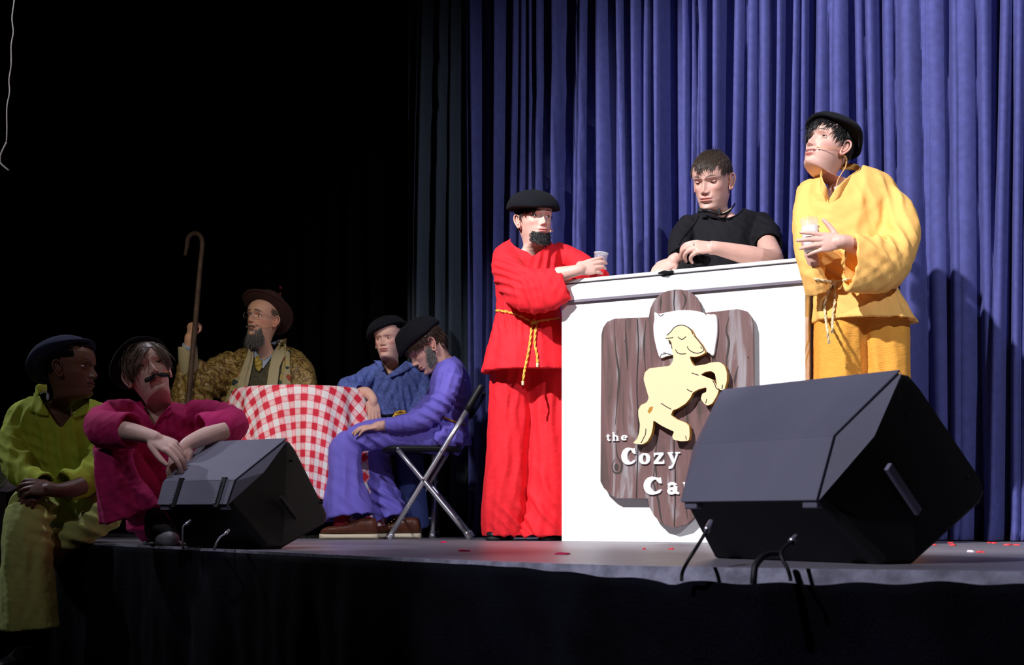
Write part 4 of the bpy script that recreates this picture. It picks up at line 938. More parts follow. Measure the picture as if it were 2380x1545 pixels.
# plastic wine cup in the red figure's hand
def revolve(prof, seg=36):
    th = np.linspace(0, 2 * np.pi, seg, endpoint=False); return bridge([np.stack([np.cos(th) * r, np.sin(th) * r, np.full(seg, z)], 1) for r, z in prof])
t = thing('wine_cup', 'clear plastic stemmed cup in the hand of the figure in red', 'cup', P(1388, 650, 5.56))
Mx = Matrix.Translation(Vector(P(1389, 657, 5.56))) @ Matrix.Rotation(math.radians(7), 4, 'Y')
V, F = revolve([(.026, 0), (.026, .003), (.006, .006), (.004, .012), (.004, .048), (.010, .058), (.022, .074), (.0275, .100), (.031, .128), (.0295, .128), (.026, .100), (.020, .076), (.008, .062), (.001, .060)])
obj('cup', xf(V, Mx), F, M_GLASS, t)
V, F = revolve([(.0309, .1265), (.0316, .128), (.0309, .1295), (.0298, .128), (.0309, .1265)]); obj('rim', xf(V, Mx), F, mat('rim_plastic', (.8, .8, .85), .2), t)

# ------------------------------------------------------------------ figure in yellow
def person_yellow():
    Y = 5.10; root = thing('person', 'person in yellow tunic and black beret holding a cup of milk beside the counter', 'person', [1.38, 5.12, 0])
    o = dict(skin=FAIR, s=1.05, lid=(20, -14), gaze=(.22, .12), brow=(.02, .015, .012), smile=1.0, mouth_open=.0055, blush=.9, cheek=.001)
    HM = head_matrix(P(1925, 340, 5.10), -52, -17, 6, 1.04)
    a1 = arm([P(2065, 590, 4.98), P(2010, 578, 4.9), P(1962, 562, 4.84)], [.042, .036, .0275], dict(wrist=P(1962, 562, 4.84), fwd=(-1, -.02, -.02), up=(.05, -1, .1), thumb_side=1, curls=((2, 14), (6, 16), (8, 18), (12, 20)), thumb=(62, 6), s=.92, spread=9, thumb_down=.1))
    a2 = arm([P(1884, 645, 4.98), P(1890, 625, 4.96), P(1890, 602, 4.93)], [.026, .028, .026], dict(wrist=P(1890, 602, 4.93), fwd=(-.42, .05, 1), up=(-.9, -.25, -.3), thumb_side=1, curls=((30, 50), (34, 54), (38, 54), (42, 50)), thumb=(30, 10), s=.88, spread=4))
    body(root, o, HM, P(1962, 432, 5.14), -24, 0, [a1, a2])
    tor = ellrings([(1932, 2008, 392, 5.14, .07), (1918, 2034, 399, 5.14, .085), (1896, 2064, 412, 5.13, .10), (1880, 2084, 436, 5.12, .12), (1869, 2094, 480, 5.1, .13), (1866, 2088, 540, 5.1, .13), (1870, 2082, 600, 5.1, .13), (1893, 2074, 652, 5.1, .118), (1893, 2086, 672, 5.1, .135), (1890, 2106, 712, 5.1, .155), (1886, 2134, 750, 5.1, .175)],
                   seg=64, hollow=.08, pleat=lambda th, t: 1 + (max(0, (t - .6)) * .13) * (np.sin(7 * th + 1) + .7 * np.sin(12 * th + 2) + .8 * np.sin(4 * th)) / 2)
    sl = tube([P(2044, 452, 5.08), P(2078, 496, 5.04), P(2090, 560, 4.98), P(2068, 612, 4.92), P(2020, 616, 4.87), P(1974, 610, 4.84)], [(.062, .062), (.078, .072), (.088, .075), (.100, .072), (.108, .062), (.112, .05)], side=(.35, 0, 1), hollow=.08, seg=30)
    s2 = tube([P(1888, 440, 5.18), P(1874, 510, 5.10), P(1876, 580, 5.0), P(1889, 635, 4.97), P(1901, 680, 4.99)], [(.060, .060), (.055, .055), (.05, .05), (.046, .05), (.046, .05)], side=(1, 0, 0), hollow=.05, seg=24)
    D = folds([(P(2065, 560, 4.9), .08, (1, 0, .3), .05, .012), (P(2040, 590, 4.85), .10, (.8, 0, 1), .055, .008), (P(2060, 470, 5.0), .10, (1, 0, .2), .05, .006), (P(1950, 630, 4.97), .10, (.9, 0, 1), .035, .008), (P(1900, 650, 5), .06, (1, 0, .2), .03, .006), (P(1990, 480, 5), .15, (1, 0, -.25), .08, .004), (P(2080, 700, 5), .08, (1, 0, .2), .05, .008)], base=.0025, seed=21)
    neck = [(1908, 388), (1912, 412), (1924, 440), (1926, 476), (1934, 462), (1950, 432), (1975, 408), (1998, 396), (2004, 380), (1960, 340), (1915, 350)]
    tun = cloth('tunic', root, [bridge(tor), sl, s2], M_YEL, voxel=.0062, disp=D, cut=pcut(neck, 0, 5.3))
    T = bvh(tun)
    # standing collar around the slit
    pts = [P(1926, 474, 5.02), P(1915, 440, 4.99), P(1908, 415, 5.01), P(1914, 398, 5.08), P(1940, 388, 5.19), P(1985, 388, 5.19), P(1999, 398, 5.10), P(1978, 414, 5.02), P(1954, 436, 4.98), P(1936, 462, 4.99), P(1926, 476, 5.01)]
    g = G(); g.add(*tube(pts, [(.013, .0035)] * len(pts), side=(0, -.2, 1), seg=12, sub=5)); co = gobj('collar', g, M_YEL, root); co['label'] = 'open notched collar'
    lg = [bridge(ellrings([(1893, 2010, 735, 5.1, .12), (1893, 2006, 800, 5.1, .12), (1893, 2000, 900, 5.1, .12), (1893, 2000, 1100, 5.1, .13), (1893, 2000, 1245, 5.1, .14)], seg=56, hollow=.05, pleat=pl((4, 7, 11), .08, 8))),
          bridge(ellrings([(1978, 2112, 735, 5.12, .12), (1984, 2112, 800, 5.12, .12), (1990, 2112, 900, 5.12, .12), (1998, 2112, 1100, 5.12, .13), (1998, 2112, 1245, 5.12, .14)], seg=56, hollow=.05, pleat=pl((4, 6, 10), .08, 9)))]
    mr = mat('ribbed_yellow_cloth', (.88, .40, .06), .85, bump=.4, bscale=40, bstretch=(1, 1, 12))
    cloth('trousers', root, lg, mr, voxel=.007, disp=folds([(P(2000, 830, 5), .15, (1, 0, .1), .07, .006)], base=.002, seed=5))
    r = rope(root, drape(T, [(1893, 648), (1915, 652), (1936, 655), (1955, 652), (1978, 649)], .006), .0055, M_CREAM)
    rope(r, drape(T, [(1932, 655), (1926, 680), (1918, 700), (1917, 722), (1919, 738)], .008) + [P(1922, 760, 4.885), P(1927, 798, 4.89)], .005, M_CREAM, name='rope_end')
    rope(r, drape(T, [(1940, 655), (1941, 690), (1938, 718), (1936, 736)], .008) + [P(1935, 756, 4.885), P(1934, 774, 4.89)], .005, M_CREAM, name='rope_end')
    g = G(); g.add(*ellip(hit(T, 1936, 655, .008), (.014, .009, .013), seg=16)); gobj('knot', g, M_CREAM, r)
    simple_shoes(root, [([1.28, 5.16, 0], [1.22, 4.92, 0]), ([1.52, 5.18, 0], [1.50, 4.94, 0])], M_BLEATHER, M_RUB, h=.07)
    beret(root, HM, M_FELT, shift=(-.004, .016), tilt=(-11, 2), seed=6, h0=.040, R=.128, rise=.070, wob=.006, droop=(0, 1, .02))
    pred = lambda d, r: (d[2] < .62 and d[1] > .12 and d[2] > -.55) or (d[1] <= .12 and d[2] > .28 and d[2] < .85) or (d[1] < .2 and abs(d[0]) > .6 and d[2] > -.02 and d[1] > -.55)
    add_hair(root, HM, H_BLACK, 1300, pred, lambda d, r: .040 if d[1] > -.1 else (.032 if d[0] > 0 else .062), lambda d, r: (-.35, -.4, -1) if d[1] < 0 else (0, .3, -1), seed=12, jit=.25, wid=.0018)
    mm = np.array([[.074, .012, -.028], [.073, -.02, -.030], [.060, -.060, -.045], [.034, -.088, -.052]]); mic(root, xf(mm, HM), tipr=.003)
    w = xf(np.array([[.072, .020, -.038], [.076, .034, -.045], [.072, .046, -.070], [.060, .046, -.100], [.056, .042, -.13], [.060, .045, -.16]]), HM); g = G(); g.add(*tube(w, [.0042, .004, .0025, .0022, .002, .002], seg=8)); gobj('microphone_wire', g, M_MIC, root)
person_yellow()
t = thing('milk_cup', 'clear cup of milk held in both hands by the figure in yellow', 'cup', P(1884, 585, 4.90))
Mx = Matrix.Translation(Vector(P(1886, 586, 4.895))) @ Matrix.Rotation(math.radians(-4), 4, 'Y')
V, F = revolve([(.001, 0), (.026, 0), (.029, .04), (.0345, .128), (.0337, .129), (.028, .04), (.0252, .002), (.001, .002)]); obj('cup', xf(V, Mx), F, M_GLASS, t)
V, F = revolve([(.001, .003), (.0248, .003), (.0278, .04), (.0312, .098), (.001, .100)]); obj('milk', xf(V, Mx), F, M_MILK, t)

# ------------------------------------------------------------------ figure in the black tee shirt
def person_black():
    root = thing('person', 'person in black tee shirt looking down behind the white counter', 'person', [.97, 5.75, 0])
    o = dict(skin=FAIR * [1, .98, .98], s=1.05, lid=(-6, -20), gaze=(0, -.5), brow=(.05, .035, .025), blush=.8, jaw=1.08, browthick=1.1, smile=-.3)
    HM = head_matrix(P(1655, 418, 5.73), -32, 20, 3, 1.10)
    a1 = arm([P(1780, 560, 5.62), P(1793, 592, 5.50), P(1790, 604, 5.44), P(1735, 592, 5.36), P(1668, 577, 5.30)], [.043, .046, .045, .040, .0285], dict(wrist=P(1668, 577, 5.30), fwd=(-1, -.05, .06), up=(-.1, -.75, .66), thumb_side=1, curls=((24, 38), (30, 44), (34, 48), (38, 50)), thumb=(12, 14), s=1.0, spread=4, thumb_down=.75), voxel=.0026)
    a2 = arm([P(1592, 680, 5.5), P(1586, 640, 5.46), P(1575, 603, 5.40)], [.040, .036, .028], dict(wrist=P(1575, 603, 5.40), fwd=(-.85, -.1, -.42), up=(-.25, -.75, .6), thumb_side=-1, curls=((18, 40), (24, 42), (28, 44), (32, 46)), thumb=(25, 15), s=.95, spread=5), voxel=.0026)
    body(root, o, HM, P(1690, 512, 5.80), -8, 6, [a1, a2])
    tor = ellrings([(1662, 1722, 486, 5.8, .075), (1648, 1736, 491, 5.8, .085), (1606, 1776, 501, 5.8, .10), (1588, 1789, 515, 5.78, .12), (1582, 1782, 550, 5.76, .13), (1580, 1770, 600, 5.75, .13), (1584, 1764, 660, 5.75, .125), (1586, 1766, 740, 5.75, .125)], seg=50)
    sl = tube([P(1760, 522, 5.76), P(1779, 545, 5.68), P(1786, 572, 5.59)], [(.066, .066), (.066, .064), (.064, .066)], side=(1, 0, .3), hollow=.04, seg=24, wall=.84)
    s2 = tube([P(1604, 526, 5.76), P(1582, 560, 5.68), P(1580, 600, 5.56)], [.062, .055, .05], hollow=.03, seg=24, wall=.84)
    D = folds([(P(1770, 545, 5.65), .09, (.7, 0, 1), .035, .005), (P(1660, 600, 5.65), .14, (1, 0, .6), .05, .004), (P(1620, 560, 5.65), .10, (1, 0, .8), .045, .004)], base=.002, seed=31)
    neck = [(1638, 484), (1650, 496), (1672, 504), (1696, 505), (1714, 496), (1726, 482), (1712, 455), (1660, 455)]
    tee = cloth('tee_shirt', root, [bridge(tor), sl, s2], M_TEE, voxel=.0065, disp=D, cut=pcut(neck, 0, 5.92)); T = bvh(tee)
    co = [(1640, 488), (1652, 498), (1673, 506), (1695, 507), (1715, 498), (1726, 486)]; g = G(); g.add(*tube(drape(T, co, .002), .004 * np.ones(31), sub=1, seg=8)); gobj('neckband', g, M_TEE, root)
    lg = [bridge(ellrings([(1588, 1676, 735, 5.75, .10), (1600, 1672, 900, 5.75, .09), (1604, 1668, 1100, 5.75, .08), (1606, 1664, 1240, 5.75, .08)], seg=30)), bridge(ellrings([(1676, 1766, 735, 5.75, .10), (1680, 1756, 900, 5.75, .09), (1684, 1750, 1100, 5.75, .08), (1688, 1748, 1240, 5.75, .08)], seg=30))]
    cloth('trousers', root, lg, M_TEE, voxel=.012, smooth=3)
    simple_shoes(root, [([.87, 5.84, 0], [.85, 5.60, 0]), ([1.02, 5.84, 0], [1.01, 5.60, 0])], M_BLEATHER, M_RUB, h=.07)
    hl = lambda d, r: (d[1] > .0 and d[2] > -.5 - .1 * d[1]) or (d[1] <= .0 and d[2] > .50 + .10 * math.sin(d[0] * 9)) or (abs(d[0]) > .72 and d[1] > -.45 and d[2] > .02)
    add_hair(root, HM, H_MID, 4200, lambda d, r: hl(d, r) and not (abs(d[0]) > .86 and d[2] < .05 and d[1] < .35), lambda d, r: .034 if d[2] > .3 else .022, lambda d, r: (-.15 + .3 * d[0], -1 if d[2] > -.1 and d[1] < .6 else .2, -.35 if d[1] < 0.3 else -1), seed=13, jit=.22, wid=.0011, lift=.02)
    # headset strap and cord
    st = [P(1632, 488, 5.66), P(1650, 490, 5.62), P(1672, 497, 5.63), P(1690, 494, 5.66), P(1702, 482, 5.74), P(1708, 474, 5.82)]
    g = G(); g.add(*tube(st, [(.006, .003)] * 6, side=(0, 0, 1), seg=8)); h = gobj('neck_strap', g, M_RUB, root)
    g = G(); g.add(*box(P(1671, 492, 5.62), (.007, .006, .014))); gobj('strap_clip', g, M_RUB, h, bevel=.002)
    g = G(); g.add(*tube([P(1679, 495, 5.615), P(1690, 491, 5.62), P(1700, 483, 5.66)], [(.0035, .0018)] * 3, seg=8)); gobj('cream_tie', g, M_CREAM, h)
    g = G(); g.add(*box(P(1627, 489, 5.64), (.011, .008, .008))); gobj('microphone_capsule', g, M_RUB, h, bevel=.003)
    g = G(); g.add(*tube(drape(T, [(1625, 494), (1618, 512), (1600, 535), (1584, 556), (1572, 580)], .006) + [P(1561, 594, 5.42)], [.0022] * 26, sub=1, seg=8)); gobj('headset_cord', g, M_RUB, h)
    F_ = P(1668, 577, 5.30); g = G(); a = np.linspace(0, 6.283, 25); c = P(1612, 571, 5.30); g.add(*tube([c + np.array([.001 * math.sin(q), -.0098 * math.cos(q), .0100 * math.sin(q)]) for q in a], [.0016] * 25, sub=1, seg=8)); gobj('ring', g, M_RUB, root)
person_black()
g = G(); g.add(*ellip(P(1608, 620, 5.38), (.060, .05, .030), seg=26)); g.add(*ellip(P(1628, 606, 5.40), (.045, .04, .026), seg=20)); g.add(*ellip(P(1580, 634, 5.36), (.05, .04, .014), seg=20)); g.add(*ellip(P(1552, 634, 5.34), (.045, .035, .008), seg=20))
V, F = remesh(g, .005, 6, .5, folds([(P(1610, 618, 5.35), .1, (1, 0, .5), .03, .005)], base=.002, seed=3))
tag(obj('fabric_pouch', V, F, mat('black_knit', (.012, .012, .014), .9, bump=.6, bscale=260)), 'crumpled black fabric pouch on the counter under the left hand of the figure in black', 'pouch')

# ------------------------------------------------------------------ table with checkered cloth
TC = np.array([-1.063, 6.55]); TR = .325; TZ = .742
def table():
    t = thing('cafe_table', 'small round table hidden under a red and white checkered cloth', 'table', [TC[0], TC[1], 0])
    V, F = revolve([(.001, TZ - .03), (TR - .01, TZ - .03), (TR - .005, TZ - .015), (TR - .01, TZ - .006), (.001, TZ - .006)], 48); obj('tabletop', V + [TC[0], TC[1], 0], F, M_BLACKP, t)
    V, F = revolve([(.001, .02), (.03, .02), (.03, TZ - .03), (.001, TZ - .03)], 20); obj('pedestal', V + [TC[0], TC[1], 0], F, M_BLACKP, t)
    V, F = revolve([(.001, 0), (.22, 0), (.21, .015), (.04, .03), (.001, .03)], 32); obj('base', V + [TC[0], TC[1], 0], F, M_BLACKP, t)
    na = 420; th = np.linspace(0, 2 * np.pi, na, endpoint=False); V = []; UV = []
    a0 = math.radians(8); hem = .86 / np.maximum(np.abs(np.cos(th - a0)), np.abs(np.sin(th - a0))); hem = np.minimum(hem, 1.04)
    rows = [('t', r) for r in np.linspace(.0, 1, 10)[1:]] + [('d', d) for d in np.linspace(0, 1, 60)[1:]]
    fr = lambda th: np.sin(9 * th + .8 * np.sin(2 * th)) + .55 * np.sin(14 * th + 1.3) + .35 * np.sin(23 * th + 2)
    for k, q in rows:
        if k == 't': r = TR * q * np.ones(na); z = TZ * np.ones(na); flat = TR * q * np.ones(na)
        else:
            drop = (hem - TR) * q; flat = TR + drop; amp = .075 * np.clip(drop / .35, 0, 1) ** .8
            r = TR + .006 + .016 * (1 - np.exp(-drop / .02)) + .10 * drop + amp * (.5 + .5 * fr(th) / 1.4); z = TZ - np.maximum(0, drop - .004)
        V.append(np.stack([TC[0] + r * np.cos(th), TC[1] + r * np.sin(th), z], 1)); UV.append(np.stack([flat * np.cos(th - a0), flat * np.sin(th - a0)], 1))
    V = np.vstack([[[TC[0], TC[1], TZ]], *V]); UV = np.vstack([[[0, 0]], *UV]); F = [(0, 1 + j, 1 + (j + 1) % na) for j in range(na)]
    for i in range(len(rows) - 1):
        for j in range(na): a = 1 + i * na; F.append((a + j, a + na + j, a + na + (j + 1) % na, a + (j + 1) % na))
    m = bpy.data.materials.new('gingham_cloth'); m.use_nodes = True; nt = m.node_tree; b = nt.nodes['Principled BSDF']; L = nt.links; b.inputs['Roughness'].default_value = .75
    uv = nt.nodes.new('ShaderNodeUVMap'); uv.uv_map = 'UVMap'; sp = nt.nodes.new('ShaderNodeSeparateXYZ'); L.new(uv.outputs[0], sp.inputs[0])
    def mth(op, a, v=None):
        n = nt.nodes.new('ShaderNodeMath'); n.operation = op
        for i, x in enumerate((a, v)):
            if x is None: continue
            if isinstance(x, (int, float)): n.inputs[i].default_value = x
            else: L.new(x, n.inputs[i])
        return n.outputs[0]
    su = mth('GREATER_THAN', mth('SINE', mth('MULTIPLY', sp.outputs[0], math.pi / .034)), 0); sv = mth('GREATER_THAN', mth('SINE', mth('MULTIPLY', sp.outputs[1], math.pi / .034)), 0)
    both = mth('MULTIPLY', su, sv); one = mth('SUBTRACT', mth('MAXIMUM', su, sv), both)
    # small printed dots inside the pale squares
    dx = mth('SUBTRACT', mth('FRACT', mth('MULTIPLY', sp.outputs[0], 1 / .034)), .5); dy = mth('SUBTRACT', mth('FRACT', mth('MULTIPLY', sp.outputs[1], 1 / .034)), .5)
    rr = mth('SQRT', mth('ADD', mth('MULTIPLY', dx, dx), mth('MULTIPLY', dy, dy))); dot = mth('LESS_THAN', mth('ABSOLUTE', mth('SUBTRACT', rr, .20)), .07)
    ck = nt.nodes.new('ShaderNodeTexChecker'); ck.inputs['Scale'].default_value = 1 / .0034; ck.inputs['Color1'].default_value = (.80, .06, .10, 1); ck.inputs['Color2'].default_value = (.82, .66, .68, 1); L.new(uv.outputs[0], ck.inputs[0])
    def mixc(f, A, B):
        n = nt.nodes.new('ShaderNodeMix'); n.data_type = 'RGBA'
        if isinstance(f, float): n.inputs[0].default_value = f
        else: L.new(f, n.inputs[0])
        for i, x in ((6, A), (7, B)):
            if isinstance(x, tuple): n.inputs[i].default_value = x
            else: L.new(x, n.inputs[i])
        return n.outputs[2]
    pale = mixc(mth('MULTIPLY', dot, .75), ck.outputs[0], (.85, .80, .80, 1)); c = mixc(both, mixc(one, (.80, .78, .78, 1), pale), (.66, .012, .04, 1)); L.new(c, b.inputs['Base Color'])
    o = obj('tablecloth', V, F, m, uv=UV); so = o.modifiers.new('s', 'SOLIDIFY'); so.thickness = .002; so.offset = 1
    tag(o, 'red and white checkered cloth draped over the small round table', 'tablecloth')
table()

# ------------------------------------------------------------------ folding chairs
def chair(label, yn, yf, mirror=None, name='folding_chair', loc=None, group=None):
    """seen side-on at px positions of the purple figure's chair; yn/yf near and far side depth"""
    mk = mat('seat_plastic', (.012, .012, .014), .45) if 'seat_plastic' not in bpy.data.materials else bpy.data.materials['seat_plastic']
    W = lambda px, py, Y: P(px, py, 6.07) + np.array([0, Y - 6.07, 0])
    if mirror: W0 = W; W = lambda px, py, Y: mirror(W0(px, py, Y))
    root = thing(name, label, 'chair', W(990, 1253, (yn + yf) / 2) * [1, 1, 0])
    for Y in (yn, yf):
        g = G(); g.add(*tube([W(906, 1246, Y), W(1086, 952, Y)], [(.0125, .010)] * 2, seg=14)); gobj('leg', g, M_METAL, root)
        g = G(); g.add(*tube([W(1085, 954, Y), W(1112, 908, Y), W(1119, 897, Y), W(1121, 893, Y)], [.017, .0165, .015, .008], seg=14)); gobj('upright_cap', g, M_RUB, root)
        g = G(); g.add(*tube([W(924, 1044, Y), W(1090, 1246, Y)], [(.0115, .010)] * 2, seg=14)); gobj('leg', g, M_METAL, root)
        g = G(); g.add(*tube([W(912, 1240, Y), W(903, 1252, Y)], [.016, .017], seg=12)); g2 = gobj('rubber_foot', g, M_METAL, root)
        g = G(); g.add(*tube([W(1083, 1236, Y), W(1093, 1252, Y)], [.015, .016], seg=12)); gobj('rubber_foot', g, M_METAL, root)
        for q in ((925, 1042), (985, 1112), (1026, 1048)): g = G(); g.add(*ellip(W(*q, Y - .012 if Y == yn else Y + .012), (.006, .004, .006), seg=10, rg=6)); gobj('rivet', g, M_METAL, root)
    g = G(); c = (W(975, 1040, yn) + W(975, 1040, yf)) / 2; rings = []
    n = 28; th = np.linspace(0, 2 * np.pi, n, endpoint=False); hx = .195; hy = abs(yf - yn) / 2 - .01
    for z, s in ((-.018, .90), (-.012, .97), (.0, 1.0), (.008, .985), (.012, .93), (.008, .6), (.006, .02)): rings.append(np.stack([c[0] + np.sign(np.cos(th)) * np.abs(np.cos(th)) ** .5 * hx * s, c[1] + np.sign(np.sin(th)) * np.abs(np.sin(th)) ** .5 * hy * s, np.full(n, c[2] + z)], 1))
    g.add(*bridge(rings)); gobj('seat', g, mk, root)
    g = G(); g.add(*tube([W(1105, 922, yn), W(1108, 918, (yn + yf) / 2), W(1105, 922, yf)], [(.055, .008)] * 3, side=(0.4, 0, 1), seg=14)); gobj('backrest', g, mk, root)
    for q in ((930, 1205), (1058, 1208)): g = G(); g.add(*tube([W(*q, yn), W(*q, yf)], [.007, .007], seg=10)); gobj('crossbar', g, M_METAL, root)
    return root
chair('black and silver folding chair under the figure in violet', 6.07, 6.46)

# ------------------------------------------------------------------ figure in violet
def person_violet():
    Yc = 6.26; root = thing('person', 'bearded person in violet tunic slumped forward on a folding chair', 'person', P(1040, 1040, Yc) * [1, 1, 0] + [0, 0, .45])
    o = dict(skin=FAIR * [.95, .90, .88], s=1.0, lid=(-4, -16), brow=(.06, .04, .03), blush=.6)
    HM = head_matrix(P(989, 804, 6.25), -72, 41, -4, 1.04)
    a1 = arm([P(960, 980, 6.06), P(930, 984, 6.06), P(886, 989, 6.07)], [.028, .028, .023], dict(wrist=P(886, 990, 6.07), fwd=(-1, -.08, -.10), up=(-.1, -.35, 1), thumb_side=1, curls=((8, 16), (10, 18), (12, 20), (14, 22)), thumb=(28, 12), s=.76, spread=4))
    body(root, o, HM, P(1040, 858, 6.27), -80, 22, [a1])
    X = (0, 1, 0)
    tor = tube_rings([P(1058, 1034, Yc), P(1056, 985, Yc), P(1048, 935, Yc), P(1046, 890, Yc), P(1042, 862, Yc), P(1036, 846, Yc), P(1032, 838, Yc)], [(.16, .082), (.155, .066), (.165, .100), (.185, .098), (.175, .082), (.11, .062), (.075, .05)], side=X, seg=40)
    sk = tube_rings([P(1052, 965, Yc), P(1040, 1000, Yc), P(1020, 1032, Yc)], [(.155, .075), (.18, .105), (.20, .105)], side=X, seg=48, pleat=pl((5, 9), .08, 4))
    sl = tube([P(1046, 878, 6.12), P(1034, 915, 6.08), P(1006, 958, 6.06), P(960, 980, 6.05), P(895, 988, 6.06)], [(.060, .060), (.056, .056), (.056, .052), (.044, .045), (.032, .036)], side=(.6, 0, 1), hollow=.04, seg=26)
    s2 = tube([P(1040, 878, 6.40), P(1010, 930, 6.44), P(960, 975, 6.42), P(900, 990, 6.38)], [.06, .055, .045, .035], seg=20)
    D = folds([(P(1010, 950, 6.05), .10, (.5, 0, 1), .045, .008), (P(1060, 930, 6.1), .08, (.4, 0, 1), .035, .008), (P(1040, 1010, 6.1), .10, (1, 0, .5), .05, .008), (P(940, 985, 6.0), .06, (1, 0, .2), .03, .004), (P(1030, 890, 6.1), .07, (1, 0, -.3), .035, .006)], base=.003, seed=41)
    neck = [(1004, 800), (1008, 830), (1018, 842), (1034, 834), (1052, 828), (1060, 818), (1050, 795)]
    tun = cloth('tunic', root, [bridge(tor), bridge(sk), sl, s2], M_PURPLE, voxel=.0062, disp=D, cut=pcut(neck)); T = bvh(tun)
    th_ = tube([P(1045, 1012, 6.17), P(960, 1008, 6.16), P(870, 1010, 6.15), P(818, 1024, 6.15)], [(.085, .10), (.080, .085), (.072, .075), (.068, .066)], seg=28)
    sh = tube([P(822, 1018, 6.15), P(803, 1045, 6.15), P(802, 1100, 6.14), P(806, 1160, 6.13), P(811, 1203, 6.12)], [(.058, .06), (.078, .07), (.080, .08), (.108, .10), (.122, .11)], side=(1, 0, 0), hollow=.08, seg=48, pleat=pl((4, 7), .07, 2))
    th2 = tube([P(1040, 1012, 6.38), P(950, 1016, 6.38), P(872, 1030, 6.38)], [.085, .08, .068], seg=24)
    sh2 = tube([P(874, 1026, 6.38), P(868, 1060, 6.38), P(884, 1130, 6.36), P(908, 1206, 6.34)], [(.06, .06), (.07, .07), (.075, .075), (.092, .09)], side=(1, 0, .2), hollow=.08, seg=40, pleat=pl((4, 7), .08, 6))
    cloth('trousers', root, [th_, sh, th2, sh2], M_PURPLE, voxel=.0068, disp=folds([(P(850, 1040, 6.05), .09, (.7, 0, 1), .05, .010), (P(855, 1110, 6.05), .10, (.5, 0, 1), .06, .008), (P(850, 1170, 6.0), .10, (.8, 0, 1), .05, .008), (P(800, 1120, 6.05), .14, (1, 0, .1), .06, .006), (P(900, 1150, 6.3), .1, (.6, 0, 1), .05, .012)], base=.002, seed=45))
    def boot(heel, toe):
        u, s, (D_, S_, U_, L_) = shoe_geo(heel, toe, h=.078, w=.048, sole=.026); b = obj('shoe', *u, M_LEATHER, root); obj('sole', *s, M_SOLE, b)
        g = G()
        for k in range(4): c = np.asarray(heel) + D_ * L_ * (.44 + .055 * k) + U_ * (.026 + .078 - .012 * k); g.add(*tube([c - S_ * .02, c + U_ * .004, c + S_ * .02], [.0024] * 3, seg=6))
        gobj('lace', g, mat('yellow_lace', (.6, .35, .05), .6), b)
    boot([-.640, 6.12, 0], [-.905, 6.10, 0]); boot([-.450, 6.30, 0], [-.70, 6.33, 0])
    g = G(); g.add(*tube([P(795, 1195, 6.12), P(790, 1226, 6.11)], [.036, .034], seg=16)); gobj('sock', g, mat('red_sock', (.35, .01, .03), .9, vary=.6, vscale=60), root)
    br = drape(T, [(1028, 968), (1048, 977), (1070, 984), (1082, 986)], .004); g = G(); g.add(*tube(br, [.005] * len(br), sub=1, seg=8)); gobj('belt_rope', g, mat('dark_gold_cord', (.25, .10, .02), .5), root)
    beret(root, HM, M_FELT, shift=(0, -.008), tilt=(-4, 0), seed=8, R=.128, rise=.092, h0=.034, wob=.008, droop=(0, -1, .02))
    pred = lambda d, r: d[2] < .45 and ((d[1] > .12 and d[2] > -.62) or (d[1] < -.3 and d[2] > .22) or (abs(d[0]) > .6 and d[2] > .05 and d[1] > -.6)) and not (abs(d[0]) > .85 and d[2] < .02 and d[1] < .35)
    add_hair(root, HM, H_BROWN, 1500, pred, lambda d, r: .062 if d[1] > 0 else .035, lambda d, r: (0, .4 if d[1] > 0 else -.4, -1), seed=14, jit=.22, wid=.0018, curl=.3)
    def pts(r):
        u = r.uniform(0, 1); w = r.uniform(-.5, .5); sd = 1 if r.uniform() < .8 else -1; z = -.012 - .070 * u; y = -.005 - .035 * u + w * .046; x = sd * (.0665 - .010 * u + (-.006 if y < -.04 else 0)); return np.array([x, y, z]), np.array([sd, -.3, 0])
    chin_hair(root, HM, H_GREY, pts, 1500, .020, seed=4, curl=.2, wid=.0012, name='sideburn', dirv=(0, -.9, -.7))
person_violet()

